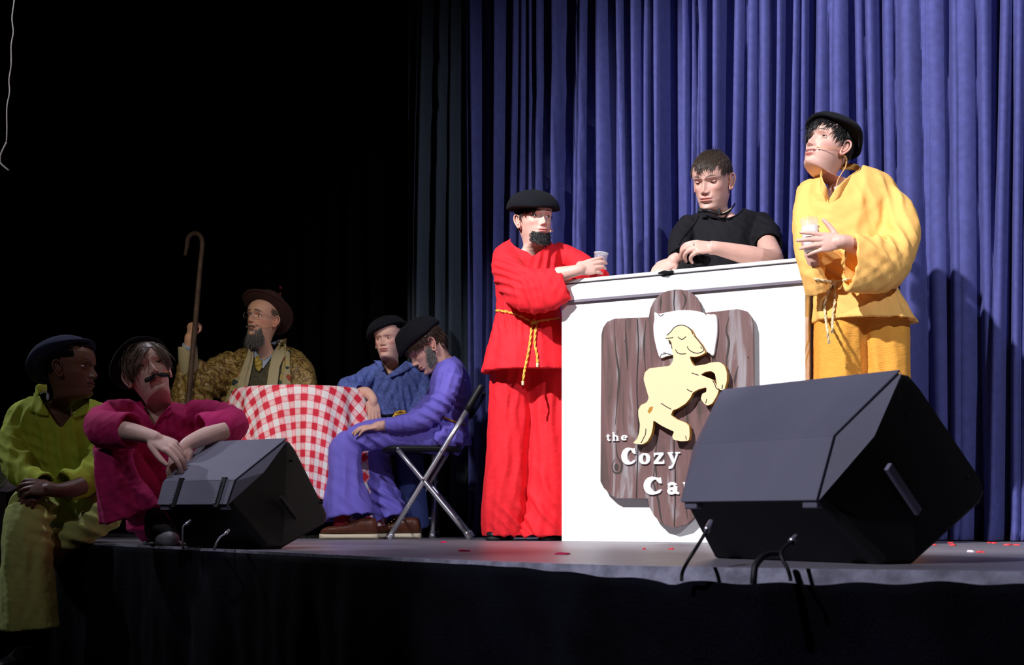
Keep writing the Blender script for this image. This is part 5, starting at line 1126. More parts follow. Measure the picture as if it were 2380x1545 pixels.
# ------------------------------------------------------------------ figure in blue
def person_blue():
    Y = 6.72; root = thing('person', 'young person in blue collared tunic and black beret resting an arm on the checkered table', 'person', P(925, 1010, Y) * [1, 1, 0] + [0, 0, .45])
    o = dict(skin=FAIR * [.95, .92, .90], s=.9, lid=(14, -13), gaze=(-.15, 0), brow=(.16, .09, .06), browop=.4, blush=.7, cheek=.0035, nose=.85, smile=-.3)
    HM = head_matrix(P(902, 789, 6.68), -16, 2, -4, .90)
    a1 = arm([P(835, 915, 6.42), P(852, 912, 6.40), P(866, 926, 6.36)], [.030, .028, .022], dict(wrist=P(866, 926, 6.36), fwd=(.12, -.05, -1), up=(.2, -.95, -.05), thumb_side=1, curls=((6, 10), (8, 12), (10, 14), (12, 16)), thumb=(14, 8), s=.80, spread=4))
    body(root, o, HM, P(905, 862, 6.76), 0, 2, [a1])
    tor = ellrings([(878, 936, 842, Y, .06), (866, 952, 846, Y, .075), (850, 970, 856, Y, .09), (840, 984, 875, Y, .11), (846, 986, 910, Y, .115), (856, 984, 950, Y, .11), (860, 982, 966, Y, .10), (856, 990, 980, Y, .12), (846, 1000, 1010, Y, .14), (842, 1005, 1045, Y, .15)], seg=48, pleat=pl((7, 11), .03, 4))
    sl = tube([P(862, 872, 6.70), P(838, 888, 6.62), P(806, 896, 6.54), P(812, 905, 6.46), P(838, 909, 6.42)], [(.055, .055), (.050, .05), (.044, .045), (.040, .045), (.034, .04)], side=(0, .2, 1), seg=24, hollow=.02)
    s2 = tube([P(972, 876, 6.74), P(985, 920, 6.70), P(978, 960, 6.62), P(940, 985, 6.54)], [.058, .055, .05, .04], seg=22)
    D = folds([(P(880, 890, 6.6), .10, (1, 0, -.3), .04, .006), (P(940, 900, 6.6), .12, (1, 0, .5), .045, .006), (P(925, 955, 6.6), .10, (1, 0, .1), .03, .006), (P(830, 895, 6.5), .07, (1, 0, .5), .03, .006)], base=.003, seed=51)
    neck = [(888, 838), (892, 856), (900, 872), (914, 862), (934, 846), (942, 834), (930, 815), (888, 815)]
    tun = cloth('tunic', root, [bridge(tor), sl, s2], M_BLUE, voxel=.006, disp=D, cut=pcut(neck)); T = bvh(tun)
    patch('collar', root, T, [(898, 868), (890, 850), (886, 838)], [(886, 872 - 12), (878, 848), (868, 837)], M_BLUE, off=.006, rows=10, cols=5)
    patch('collar', root, T, [(902, 870), (920, 858), (944, 838)], [(908, 878), (938, 866), (966, 848)], M_BLUE, off=.006, rows=12, cols=5)
    br = drape(T, [(868, 962), (895, 966), (920, 963)], .004); g = G(); g.add(*tube(br, [.007] * len(br), sub=1, seg=8)); gobj('belt', g, M_FELT, root)
    rope(root, drape(T, [(914, 976), (916, 966), (922, 958), (932, 956), (942, 955)], .008), .006, M_GOLD); rope(root, drape(T, [(912, 974), (920, 964), (932, 962), (944, 958)], .012), .0055, M_GOLD, name='rope_end')
    dk = mat('navy_trouser_cloth', (.03, .045, .16), .85)
    lg = [tube([P(895, 1020, 6.68), P(860, 1020, 6.50), P(850, 1030, 6.46), P(852, 1120, 6.48), P(855, 1225, 6.50)], [.09, .08, .07, .075, .085], seg=22), tube([P(960, 1020, 6.68), P(950, 1020, 6.48), P(950, 1035, 6.44), P(955, 1130, 6.46), P(960, 1225, 6.50)], [.09, .08, .07, .075, .085], seg=22)]
    cloth('trousers', root, lg, dk, voxel=.009, smooth=5)
    simple_shoes(root, [([-.73, 6.56, 0], [-.74, 6.32, 0]), ([-.49, 6.56, 0], [-.49, 6.33, 0])], M_BLEATHER, M_RUB, h=.07)
    beret(root, HM, M_FELT, shift=(-.006, .01), tilt=(-2, -17), seed=9, R=.132, rise=.088, h0=.040, wob=.006, droop=(-1, 0, .018))
person_blue()
chair('black and silver folding chair under the figure in blue, mostly hidden', 6.07, 6.46, mirror=lambda p: np.array([-.60 + (p[1] - 6.26), 6.66 + (p[0] + .40) * 1.0, p[2]]))

# ------------------------------------------------------------------ old man with the crook
def person_robe():
    Y = 7.05; root = thing('person', 'grey-bearded person in gold patterned robe and brown hat raising a crook behind the table', 'person', P(612, 1010, Y) * [1, 1, 0] + [0, 0, .45])
    o = dict(skin=FAIR * [.98, .90, .78], s=1.05, lid=(12, -12), gaze=(-.3, .25), brow=(.03, .03, .03), browthick=1.7, browtilt=-.25, blush=1.2, smile=-1.2, nose=1.15, cheek=-.002)
    HM = head_matrix(P(611, 742, 7.03), -27, -8, 2, 1.04)
    a1 = arm([P(452, 900, 6.88), P(446, 850, 6.84), P(441, 795, 6.80)], [.045, .038, .028], dict(wrist=P(441, 795, 6.80), fwd=(.08, 0, 1), up=(-.85, -.55, 0), thumb_side=-1, curls=((80, 85), (80, 86), (80, 86), (80, 86)), thumb=(20, 30), s=1.0, spread=1, thumb_down=1.2), voxel=.003)
    body(root, o, HM, P(622, 836, 7.10), -14, 4, [a1])
    rob = mat('gold_brocade', (.22, .13, .025), .5, sheen=.2, spec=.6); nt = rob.node_tree; b = nt.nodes['Principled BSDF']; L = nt.links
    tc = nt.nodes.new('ShaderNodeTexCoord'); vo = nt.nodes.new('ShaderNodeTexWave'); vo.wave_type = 'RINGS'; vo.inputs['Scale'].default_value = 9; vo.inputs['Distortion'].default_value = 14; vo.inputs['Detail'].default_value = 3; vo.inputs['Detail Scale'].default_value = 3
    L.new(tc.outputs['Object'], vo.inputs[0]); cr = nt.nodes.new('ShaderNodeValToRGB'); cr.color_ramp.elements[0].color = (.10, .055, .010, 1); cr.color_ramp.elements[1].color = (.36, .24, .07, 1); L.new(vo.outputs[0], cr.inputs[0]); L.new(cr.outputs[0], b.inputs['Base Color'])
    bp = nt.nodes.new('ShaderNodeBump'); bp.inputs['Strength'].default_value = .5; bp.inputs['Distance'].default_value = .004; L.new(vo.outputs[0], bp.inputs['Height']); L.new(bp.outputs[0], b.inputs['Normal'])
    m_vest = mat('plaid_vest', (.09, .08, .05), .8, vary=.4, vscale=60, bump=.2, bscale=200); m_shirt = mat('pale_blue_shirt', (.36, .43, .55), .8); m_cream = mat('cream_wool', (.46, .40, .24), .85, bump=.3, bscale=250)
    m_tie = mat('yellow_tie', (.60, .43, .08), .5, vary=.7, vscale=45)
    tap = mat('tapestry_trim', (.4, .35, .2), .85); nt = tap.node_tree; b = nt.nodes['Principled BSDF']; tc = nt.nodes.new('ShaderNodeTexCoord'); v = nt.nodes.new('ShaderNodeTexVoronoi'); v.inputs['Scale'].default_value = 32; nt.links.new(tc.outputs['Object'], v.inputs[0]); cr = nt.nodes.new('ShaderNodeValToRGB'); cr.color_ramp.interpolation = 'CONSTANT'; e = cr.color_ramp.elements; e[0].color = (.35, .31, .18, 1); e[1].position = .82; e[1].color = (.30, .06, .03, 1)
    for p, c in ((.3, (.05, .09, .07, 1)), (.45, (.42, .34, .14, 1)), (.62, (.02, .04, .05, 1)), (.7, (.38, .33, .20, 1))): x = e.new(p); x.color = c
    sx = nt.nodes.new('ShaderNodeSeparateColor'); nt.links.new(v.outputs['Color'], sx.inputs[0]); nt.links.new(sx.outputs[0], cr.inputs[0]); nt.links.new(cr.outputs[0], b.inputs['Base Color'])
    tor = ellrings([(592, 652, 806, 7.12, .06), (575, 672, 812, 7.10, .085), (545, 700, 824, 7.08, .11), (528, 716, 845, 7.06, .13), (520, 722, 880, 7.04, .145), (514, 726, 940, 7.02, .16), (508, 730, 1010, 7.0, .18), (506, 732, 1060, 7.0, .19)], seg=50)
    vest = cloth('vest', root, [bridge(tor)], m_vest, voxel=.008, disp=lambda V, N: -.010 + 0 * V[:, 0], cut=pcut([(600, 790), (602, 822), (608, 840), (628, 826), (650, 800), (640, 780), (600, 780)]))
    sl = tube([P(548, 846, 7.04), P(510, 870, 6.98), P(470, 895, 6.90), P(440, 905, 6.86)], [.075, .085, .088, .07], seg=26)
    hang = tube([P(448, 848, 6.90), P(448, 890, 6.88), P(446, 960, 6.88), P(444, 1020, 6.90)], [(.070, .06), (.088, .07), (.105, .075), (.11, .08)], side=(1, 0, 0), seg=40, pleat=pl((5, 8), .12, 3), hollow=.05)
    s2 = tube([P(690, 850, 7.05), P(706, 890, 7.0), P(706, 960, 6.95)], [.062, .062, .06], seg=24)
    D = folds([(P(500, 890, 6.9), .14, (.5, 0, 1), .05, .012), (P(440, 900, 6.8), .12, (1, 0, .1), .05, .01), (P(700, 880, 7), .12, (1, 0, .1), .05, .008), (P(540, 860, 7), .10, (.8, 0, 1), .05, .008)], base=.004, seed=61)
    robe = cloth('robe', root, [bridge(tor), sl, hang, s2], rob, voxel=.008, disp=lambda V, N: .012 + D(V, N), cut=pcut([(582, 792), (586, 830), (574, 870), (562, 960), (655, 960), (655, 880), (662, 835), (658, 792)], 0, 7.08))
    T = bvh(vest, robe)
    patch('shirt_front', root, T, [(590, 812), (592, 832), (600, 852)], [(654, 788), (636, 822), (612, 856)], m_shirt, off=.008, cols=12)
    patch('tie', root, T, [(597, 826), (592, 836), (594, 855), (600, 862)], [(606, 826), (610, 840), (609, 855), (602, 863)], m_tie, off=.018, rows=14, cols=6)
    patch('lapel', root, T, [(580, 800), (574, 826), (560, 862), (547, 912)], [(589, 806), (590, 830), (584, 862), (573, 912)], m_cream, off=.014)
    patch('lapel', root, T, [(648, 792), (632, 826), (624, 862), (618, 912)], [(666, 786), (664, 822), (650, 852), (643, 912)], m_cream, off=.014)
    patch('robe_edging', root, T, [(556, 866), (542, 884), (530, 912), (516, 950)], [(566, 866), (556, 888), (548, 915), (540, 950)], tap, off=.008)
    patch('robe_edging', root, T, [(662, 818), (656, 850), (650, 880), (644, 912)], [(674, 812), (674, 850), (676, 880), (676, 912)], tap, off=.008)
    g = G(); g.add(*tube([P(440, 800, 6.80), P(440, 816, 6.82)], [.036, .038], seg=20)); c_ = gobj('shirt_cuff', g, m_shirt, root)
    V, F = tube([P(436, 806, 6.82), P(438, 840, 6.83), P(446, 885, 6.87), P(452, 915, 6.88)], [(.050, .045), (.052, .045), (.056, .05), (.06, .055)], side=(1, 0, 0), seg=26, hollow=.02); obj('coat_sleeve', V, F, m_cream, root)
    # hat: dome with a wide soft brim pushed back
    prof = catmull([(.142, .018), (.146, .012), (.140, .006), (.115, .004), (.094, .0), (.089, .012), (.088, .045), (.080, .082), (.05, .102), (.02, .100), (.004, .098)], 3); prof = np.vstack([[(.085, -.004), (.115, -.002), (.138, .010)], prof])
    th = np.linspace(0, 2 * np.pi, 64, endpoint=False); rings = [np.stack([np.cos(th) * r * .95, np.sin(th) * r * 1.05, z + (np.clip((r - .095) / .05, 0, 1)) * (.018 * np.cos(2 * th) + .006 * np.sin(3 * th))], 1) for r, z in prof]
    V, F = bridge(rings, False); HMt = HM @ Matrix.Translation((0, .020, .046)) @ Matrix.Rotation(math.radians(-34), 4, 'X'); obj('hat', xf(V, HMt), F, mat('brown_felt', (.045, .018, .016), .9, sheen=.15, bump=.2, bscale=300), root)
    add_hair(root, HM, H_LIGHT, 500, lambda d, r: d[1] > -.35 and d[2] < .35 and d[2] > -.25 and abs(d[0]) > .5 and not (abs(d[0]) > .86 and d[2] < .03 and d[1] < .35), lambda d, r: .02, lambda d, r: (0, .5, -1), seed=15, cap=False)
    def pts(r):
        x = r.uniform(-.044, .044); t = r.uniform(0, 1); z = -.078 - .036 * t + abs(x) * .35; y = -.086 + (x / .045) ** 2 * .030 + .012 * t; return np.array([x, y, z]), np.array([x * 8, -1, -.5])
    chin_hair(root, HM, H_GREY, pts, 1500, .072, seed=3, curl=.12, wid=.0012, dirv=(0, .42, -1), outf=.10)
    def pts(r):
        x = r.uniform(-.026, .026); return np.array([x, -.0955 + abs(x) * .25, -.0545 - abs(x) * .18]), np.array([x * 20, -1, -.2])
    chin_hair(root, HM, H_GREY, pts, 260, .011, seed=5, curl=.1, wid=.0009, name='moustache', dirv=(0, -.2, -.8))
    gl = G()
    for sd in (-1, 1):
        a = np.linspace(0, 2 * np.pi, 25); pts_ = [[sd * .033 + .0235 * math.copysign(abs(math.cos(q)) ** .6, math.cos(q)), -.098 + .012 * (abs(sd * .033 + .023 * math.cos(q)) / .06) ** 2, -.002 + .0155 * math.copysign(abs(math.sin(q)) ** .6, math.sin(q))] for q in a]
        gl.add(*tube(pts_, [.0011] * 25, sub=1, seg=6)); gl.add(*tube([[sd * .057, -.088, .004], [sd * .073, -.05, .003], [sd * .077, .005, .000], [sd * .074, .016, -.012]], [.0011] * 4, seg=6))
    gl.add(*tube([[-.010, -.100, .004], [0, -.103, .007], [.010, -.100, .004]], [.0011] * 3, seg=6)); gobj('glasses', G().add(xf(gl.V(), HM), gl.f), M_METAL, root)
    mic(root, xf(np.array([[.072, -.01, -.045], [.058, -.055, -.058], [.034, -.088, -.052]]), HM), tipr=.0055)
    lg = [tube([P(570, 1020, 7.0), P(560, 1020, 6.86), P(560, 1200, 6.84), P(560, 1240, 6.84)], [.1, .09, .08, .08]), tube([P(660, 1020, 7.0), P(665, 1020, 6.86), P(665, 1200, 6.84), P(665, 1240, 6.84)], [.1, .09, .08, .08])]
    cloth('trousers', root, lg, m_vest, voxel=.012, smooth=4); simple_shoes(root, [([-1.44, 6.92, 0], [-1.46, 6.66, 0]), ([-1.2, 6.92, 0], [-1.2, 6.66, 0])], M_LEATHER, M_RUB, h=.07)
person_robe()
chair('folding chair hidden behind the robed figure', 6.07, 6.46, mirror=lambda p: np.array([-1.37 + (p[1] - 6.26), 7.02 + (p[0] + .40), p[2]]))
st = [(430, 594), (434, 575), (436, 558), (442, 547), (453, 542), (463, 546), (469, 556), (470, 575), (466, 612), (460, 680), (455, 740), (447, 830), (438, 925)]
g = G(); pp = [P(x, y, 6.77) for x, y in st]; e = P(438, 925, 6.77); d = e - pp[-3]; pp.append(e + d * (e[2] - .0) / (-d[2])); g.add(*tube(pp, [.0085, .011, .012, .0125, .013, .013, .013, .0125, .0125, .0135, .014, .014, .014, .013], seg=14, sub=5))
tag(gobj('shepherd_crook', g, mat('grey_brown_wood', (.13, .085, .06), .5, bump=.3, bscale=60, vary=.4, vscale=12)), 'long wooden crook staff gripped by the figure in the gold robe', 'staff')

# ------------------------------------------------------------------ figure in pink
def person_pink():
    Y = 4.86; root = thing('person', 'person in magenta tunic with a black moustache sitting on the stage edge hugging the knees', 'person', [-1.36, 4.95, 0])
    o = dict(skin=FAIR * [1.05, 1.12, 1.16], s=1.0, lid=(9, -15), gaze=(.25, .1), brow=(.05, .035, .03), browop=.6, blush=.35)
    HM = head_matrix(P(342, 862, 4.84), 24, -14, -18, 1.02)
    a1 = arm([P(250, 998, 4.50), P(300, 1003, 4.44), P(348, 1014, 4.38)], [.036, .033, .0255], dict(wrist=P(348, 1014, 4.38), fwd=(.86, -.1, -.40), up=(.35, -.62, .70), thumb_side=1, curls=((22, 20), (28, 26), (34, 30), (40, 32)), thumb=(26, 14), s=.98, spread=5), voxel=.0024)
    a2 = arm([P(520, 1000, 4.56), P(475, 1015, 4.50), P(440, 1030, 4.47)], [.036, .032, .0255], dict(wrist=P(440, 1030, 4.47), fwd=(-.62, -.05, -.75), up=(-.5, -.7, .3), thumb_side=-1, curls=((15, 22), (20, 26), (26, 30), (30, 32)), thumb=(26, 14), s=.94, spread=5), voxel=.0024)
    body(root, o, HM, P(362, 958, 4.92), 8, 6, [a1, a2])
    tor = ellrings([(330, 402, 932, 4.96, .06), (312, 420, 938, 4.95, .085), (288, 456, 950, 4.93, .11), (280, 468, 980, 4.92, .125), (284, 468, 1040, 4.94, .13), (292, 472, 1110, 4.98, .135), (296, 482, 1170, 5.0, .15), (298, 488, 1235, 5.0, .16)], seg=50)
    sl = tube([P(300, 962, 4.90), P(262, 966, 4.76), P(236, 984, 4.62), P(244, 998, 4.54), P(306, 1000, 4.47)], [(.058, .055), (.058, .055), (.060, .060), (.066, .060), (.066, .062)], side=(.1, 0, 1), seg=28, hollow=.05)
    s2 = tube([P(452, 962, 4.92), P(500, 968, 4.80), P(538, 983, 4.68), P(518, 996, 4.60), P(466, 1004, 4.55)], [(.056, .055), (.060, .06), (.062, .060), (.068, .06), (.068, .062)], side=(-.1, 0, 1), seg=28, hollow=.05)
    D = folds([(P(260, 960, 4.7), .10, (1, 0, .6), .045, .007), (P(500, 970, 4.7), .10, (1, 0, -.4), .045, .006), (P(400, 1080, 4.8), .18, (.4, 0, 1), .06, .006), (P(380, 970, 4.8), .08, (1, 0, .2), .03, .004)], base=.003, seed=71)
    neck = [(328, 918), (334, 942), (346, 962), (358, 990), (372, 968), (392, 946), (402, 924), (370, 890)]
    tun = cloth('tunic', root, [bridge(tor), sl, s2], M_PINK, voxel=.0062, disp=D, cut=pcut(neck, 0, 5.1)); T = bvh(tun)
    co = drape(T, [(330, 938), (346, 966), (358, 992), (372, 970), (396, 944)], .003); g = G(); g.add(*tube(co, [.004] * len(co), sub=1, seg=8)); gobj('neckline_binding', g, M_PINK, root)
    thg = tube([P(370, 1220, 5.0), P(300, 1110, 4.78), P(260, 1042, 4.60)], [.095, .085, .070], seg=26)
    sh = tube([P(262, 1040, 4.60), P(268, 1090, 4.60), P(280, 1140, 4.62), P(302, 1196, 4.64)], [(.064, .06), (.070, .07), (.088, .08), (.108, .09)], side=(.85, 0, .55), seg=44, hollow=.09, pleat=pl((4, 7), .07, 2))
    thg2 = tube([P(440, 1220, 5.0), P(505, 1110, 4.78), P(540, 1046, 4.66)], [.095, .085, .070], seg=26)
    sh2 = tube([P(540, 1044, 4.66), P(536, 1100, 4.62), P(528, 1170, 4.60), P(520, 1228, 4.58)], [(.064, .06), (.070, .07), (.085, .08), (.09, .09)], side=(1, 0, -.2), seg=36, hollow=.07)
    cloth('trousers', root, [thg, sh, thg2, sh2], M_PINK, voxel=.0068, disp=folds([(P(270, 1120, 4.5), .16, (1, 0, .25), .08, .010), (P(320, 1180, 4.5), .1, (.6, 0, 1), .05, .006)], base=.003, seed=73))
    def sneaker(heel, toe):
        u, s, (D_, S_, U_, L_) = shoe_geo(heel, toe, h=.125, w=.050, sole=.020); b = obj('shoe', *u, mat('black_canvas', (.010, .010, .012), .9, bump=.3, bscale=400), root); obj('sole', *s, mat('dark_rubber', (.05, .05, .055), .6), b)
        g = G(); g.add(*ellip(np.asarray(heel) + D_ * L_ * .84 + U_ * .026, (.044, .058, .034), R=np.array([S_, D_, U_]).T, seg=26, rg=14)); cp = gobj('toe_cap', g, mat('grey_rubber_cap', (.30, .30, .32), .5), b); cp['label'] = 'pale grey rubber toe cap'
        for k in range(6):
            c = np.asarray(heel) + D_ * L_ * (.34 + .05 * k) + U_ * (.120 - .010 * k); g = G(); g.add(*tube([c - S_ * .022 - D_ * .006 - U_ * .004, c + U_ * .003, c + S_ * .022 + D_ * .006 - U_ * .004], [.0022] * 3, seg=6)); gobj('lace', g, mat('charcoal_lace', (.08, .08, .09), .6) if k == 0 else bpy.data.materials['charcoal_lace'], b)
    sneaker([-1.355, 4.86, 0], [-1.235, 4.66, 0]); sneaker([-1.02, 4.80, 0], [-.98, 4.57, 0])
    beret(root, HM, M_FELT, shift=(-.01, .034), tilt=(-26, -8), seed=10, h0=.042, R=.128, rise=.066, wob=.006)
    pred = lambda d, r: (d[1] > .1 and d[2] > -.45 and d[2] < .7) or (d[1] <= .1 and d[2] > .38 and d[2] < .93) or (abs(d[0]) > .62 and d[1] > -.5 and d[2] > .05) or (d[0] < -.55 and d[1] < .1 and d[2] > .12)
    add_hair(root, HM, H_LIGHT, 3000, pred, lambda d, r: .075 if d[1] < .1 and d[2] > .3 else .05, lambda d, r: (-.9 if d[0] < .25 else .75, -.45, -.55) if d[1] < .2 else (-.3, .1, -1), seed=16, jit=.16, wid=.0021, lift=.02)
    def pts(r):
        x = r.uniform(-.031, .031); return np.array([x, -.0965 + abs(x) * .28, -.0525 - abs(x) * .12]), np.array([x * 10, -1, 0])
    for sg in (-1, 1):
        def pts(r, sg=sg):
            x = sg * r.uniform(.001, .032); return np.array([x, -.0985 + abs(x) * .28, -.0500 - abs(x) * .14 - r.uniform(-.003, .003)]), np.array([sg * .5, -.8, 0])
        chin_hair(root, HM, H_BLACK, pts, 700, .022, seed=6 + sg, curl=.1, wid=.0013, name='moustache', dirv=(sg * 1.0, -.15, -.45))
    mic(root, xf(np.array([[.072, -.01, -.045], [.064, -.05, -.052], [.044, -.086, -.050]]), HM), tipr=.0055, tipm=mat('orange_mic_tip', (.75, .25, .03), .5))
person_pink()

# ------------------------------------------------------------------ figure in lime
def person_lime():
    Y = 5.45; root = thing('person', 'person in lime green collared tunic and navy beret sitting at far left looking right', 'person', [-1.88, 5.55, 0])
    o = dict(skin=np.array([.115, .050, .030]), s=1.05, lid=(17, -14), gaze=(.1, 0), brow=(.01, .008, .006), blush=.4, lip=(.16, .05, .045), mouth_open=.003, nose=1.08, handtint=np.array([1, .9, .9]))
    HM = head_matrix(P(165, 855, 5.40), 80, 0, 3, 1.10)
    a1 = arm([P(50, 1112, 5.26), P(80, 1124, 5.19), P(108, 1132, 5.13)], [.036, .032, .026], dict(wrist=P(108, 1132, 5.13), fwd=(-.4, -.35, -.35), up=(.2, -.5, .8), thumb_side=1, curls=((30, 40), (34, 44), (38, 46), (40, 46)), thumb=(24, 14), s=.9, spread=4), voxel=.0028)
    a2 = arm([P(190, 1128, 5.18), P(160, 1138, 5.12), P(130, 1140, 5.08)], [.038, .034, .028], dict(wrist=P(130, 1140, 5.08), fwd=(-1, -.05, .18), up=(0, -.75, .66), thumb_side=1, curls=((18, 26), (22, 28), (26, 30), (30, 32)), thumb=(24, 14), s=1.0, spread=5), voxel=.0028)
    body(root, o, HM, P(132, 950, 5.50), 30, 6, [a1, a2])
    tor = ellrings([(92, 175, 920, 5.5, .07), (74, 200, 924, 5.5, .09), (46, 232, 934, 5.5, .115), (22, 258, 952, 5.48, .13), (14, 264, 985, 5.47, .135), (30, 256, 1050, 5.48, .14), (44, 250, 1110, 5.5, .15), (48, 254, 1160, 5.5, .165), (50, 262, 1215, 5.5, .18)], seg=50)
    sl = tube([P(52, 968, 5.46), P(34, 1015, 5.40), P(36, 1072, 5.31), P(62, 1108, 5.23), P(106, 1124, 5.16)], [(.060, .06), (.060, .06), (.064, .064), (.058, .056), (.044, .046)], side=(.6, 0, 1), seg=28, hollow=.05)
    s2 = tube([P(236, 966, 5.46), P(246, 1020, 5.40), P(234, 1080, 5.32), P(196, 1118, 5.24), P(148, 1130, 5.16)], [(.058, .058), (.060, .06), (.064, .064), (.064, .060), (.068, .055)], side=(-.5, 0, 1), seg=28, hollow=.05)
    D = folds([(P(130, 1040, 5.3), .2, (1, 0, .15), .06, .008), (P(40, 1050, 5.3), .1, (.4, 0, 1), .05, .008), (P(225, 1090, 5.3), .1, (.7, 0, 1), .05, .009), (P(70, 960, 5.4), .1, (1, 0, -.5), .05, .006), (P(110, 1120, 5.3), .1, (1, 0, 1), .05, .006)], base=.003, seed=81)
    neck = [(88, 905), (98, 928), (112, 952), (141, 994), (160, 968), (190, 946), (206, 930), (190, 880), (100, 880)]
    tun = cloth('tunic', root, [bridge(tor), sl, s2], M_LIME, voxel=.0066, disp=D, cut=pcut(neck, 0, 5.58)); T = bvh(tun)
    patch('collar', root, T, [(110, 952), (96, 930), (80, 912)], [(112, 966), (90, 964), (70, 956)][::1], M_LIME, off=.008, rows=12, cols=6)
    patch('collar', root, T, [(166, 962), (190, 946), (208, 932)], [(172, 972), (202, 962), (222, 948)], M_LIME, off=.008, rows=12, cols=5)
    g = G(); g.add(*tube([P(88, 922, 5.44), P(84, 908, 5.47), P(96, 902, 5.52), P(108, 904, 5.56)], [(.020, .003)] * 4, side=(0, 0, 1), seg=10, sub=5)); gobj('raised_collar', g, M_LIME, root)
    thg = tube([P(105, 1185, 5.50), P(85, 1172, 5.32), P(70, 1185, 5.16)], [.10, .095, .088], seg=28)
    sh = tube([P(68, 1186, 5.16), P(62, 1240, 5.12), P(62, 1340, 5.12), P(66, 1462, 5.12)], [(.088, .085), (.095, .09), (.10, .10), (.112, .11)], side=(1, 0, 0), seg=44, hollow=.08, pleat=pl((4, 7), .09, 2))
    thg2 = tube([P(175, 1195, 5.50), P(225, 1178, 5.36), P(256, 1190, 5.26)], [.095, .085, .068], seg=28)
    sh2 = tube([P(256, 1190, 5.26), P(205, 1225, 5.22), P(140, 1262, 5.22), P(105, 1315, 5.26)], [(.070, .06), (.064, .06), (.055, .05), (.035, .045)], side=(.5, 0, 1), seg=30)
    cloth('trousers', root, [thg, sh, thg2, sh2], M_LIMEPANT, voxel=.0072, disp=folds([(P(120, 1200, 5.2), .10, (.5, 0, 1), .05, .010), (P(180, 1220, 5.2), .14, (.35, 0, 1), .05, .008), (P(60, 1300, 5.05), .16, (1, 0, .1), .07, .006)], base=.003, seed=83))
    simple_shoes(root, [([-1.95, 5.22, -.50], [-1.98, 4.97, -.50])], M_BLEATHER, M_RUB, h=.07)
    beret(root, HM, M_NAVYFELT, shift=(-.01, .040), tilt=(-32, 6), seed=12, R=.134, rise=.082, h0=.034, wob=.006, droop=(0, 1, .030))
    pred = lambda d, r: (d[1] > .0 and d[2] > -.5 and d[2] < .45) or (d[1] <= .0 and d[2] > .55) or (abs(d[0]) > .65 and d[1] > -.5 and d[2] > .1)
    add_hair(root, HM, mat('matte_black_hair', (.006, .005, .005), .95, spec=.05), 900, pred, lambda d, r: .012, lambda d, r: (0, .3, -1), seed=17, jit=.6, wid=.0016, curl=1.5, cap=True)
    w = xf(np.array([[-.02, .088, -.10], [.02, .088, -.13], [.04, .08, -.15]]), HM); g = G(); g.add(*tube([P(92, 916, 5.44), P(100, 912, 5.42), P(106, 907, 5.42), P(111, 918, 5.40)], [.002] * 4, seg=6)); g.add(*ellip(P(111, 922, 5.40), (.007, .005, .016), seg=12)); gobj('microphone_wire', g, M_PALE, root)
person_lime()

# pale moulded seat edge at far left
g = G(); g.add(*tube([P(-90, 1066, 5.75), P(-10, 1066, 5.72), P(10, 1070, 5.72), P(22, 1096, 5.72), P(8, 1122, 5.74), P(-10, 1134, 5.76), P(-90, 1150, 5.8)], [(.006, .012)] * 7, side=(0, 1, 0), seg=10))
t = thing('equipment_case', 'pale grey equipment case cut off at the left edge behind the figure in lime', 'equipment case', [-2.48, 5.8, 0])
pg = [(-120, 1062), (-4, 1064), (12, 1070), (24, 1094), (14, 1116), (2, 1128), (-20, 1140), (-120, 1156)]
A = [P(x, y, 5.72) for x, y in pg]; B = [P(x, y, 5.72) + np.array([0, .22, 0]) for x, y in pg]; n = len(pg)
obj('case', np.array(A + B), [tuple(range(n)), tuple(range(2 * n - 1, n - 1, -1))] + [(i, n + i, n + (i + 1) % n, (i + 1) % n) for i in range(n)], M_PALE, t, smooth=False, bevel=.006)
obj('case_stand', *box([P(-60, 1100, 5.8)[0], 5.83, .12], (.10, .08, .12)), M_BLACKP, t, smooth=False)
gobj('case_rim', g, M_PALE, t)

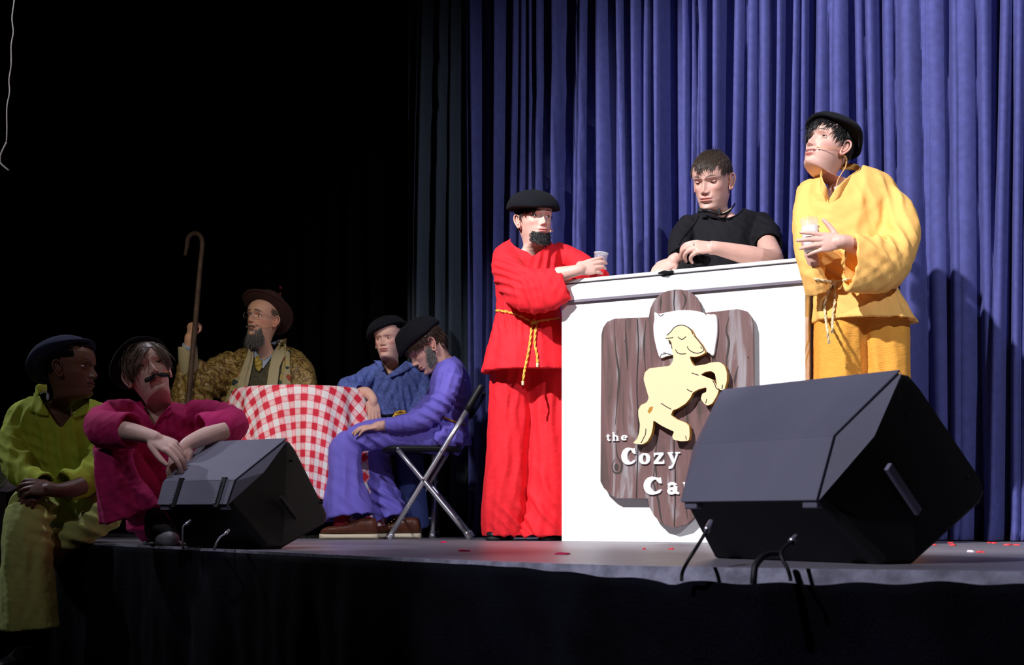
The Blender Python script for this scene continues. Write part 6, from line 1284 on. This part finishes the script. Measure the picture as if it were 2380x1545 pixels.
# ------------------------------------------------------------------ scraps on the floor
mp = mat('red_paper', (.75, .05, .06), .6); mw = mat('white_paper_scrap', (.8, .72, .72), .6); mk_ = mat('pink_tape', (.80, .02, .12), .6)
def scrap(px, py, sx, sy, m, lab, rz, cat='paper scrap', grp=None):
    c = floor_at(px, py); n = 7; r = random.Random(int(px)); V = []; a = [2 * math.pi * i / n for i in range(n)]
    for k, z in enumerate((.0006, .003)):
        for q in a: rr = .6 + .4 * r.random() if k == 0 else .7; x, y = sx * math.cos(q) * rr, sy * math.sin(q) * rr; V.append([c[0] + x * math.cos(rz) - y * math.sin(rz), c[1] + x * math.sin(rz) + y * math.cos(rz), z + (.004 * r.random() if k else 0)])
    tag(obj('paper_scrap', V, [tuple(range(n - 1, -1, -1)), tuple(range(n, 2 * n))] + [(i, (i + 1) % n, n + (i + 1) % n, n + i) for i in range(n)], m, smooth=False), lab, cat, grp)
scrap(1080, 1281, .030, .05, mk_, 'flat pink scrap on the floor left of the figure in red', .2)
scrap(1308, 1288, .030, .04, mk_, 'long pink scrap on the floor before the counter left corner', .1)
scrap(1497, 1277, .006, .010, mp, 'tiny red scrap on the floor before the counter middle', .4); scrap(1560, 1277, .008, .012, mp, 'small red scrap on the floor beside the large monitor', .9)
scrap(1030, 1261, .016, .02, mk_, 'small pink scrap by the folding chair front foot', .5)
scrap(2256, 1283, .012, .02, mw, 'white scrap on the floor at right, paler of the touching pair', .3); scrap(2278, 1284, .014, .02, mp, 'red scrap on the floor at right, touching a white one', .8)
for i, (x, y) in enumerate(((2172, 1267), (2209, 1263), (2214, 1268), (2300, 1262), (2310, 1263), (2342, 1267), (2362, 1267))):
    scrap(x, y, .010 + .006 * (i % 3), .018, mp, 'small red scrap on the floor at the foot of the blue curtain', i * .7, grp='red scraps along the curtain foot')
# the two faint red standby lights on a slim rack far back in the dark
q = P(652, 675, 7.42); t = thing('equipment_rack', 'two dim red indicator lights on a dark rack far behind the brown hat', 'equipment rack', [q[0], 7.5, 0])
obj('rack_post', *box([q[0], 7.5, q[2] / 2 + .03], (.03, .03, q[2] / 2 + .03)), M_BLACKCLOTH, t, smooth=False); mi = mat('red_indicator', (.05, 0, 0), .5, emit=((1, .02, .06), .012))
for (x, y) in ((652, 668), (651, 683)):
    V, F = ellip(P(x, y, 7.465), (.010, .004, .010), seg=16, rg=8); obj('indicator_light', V, F, mi, t)
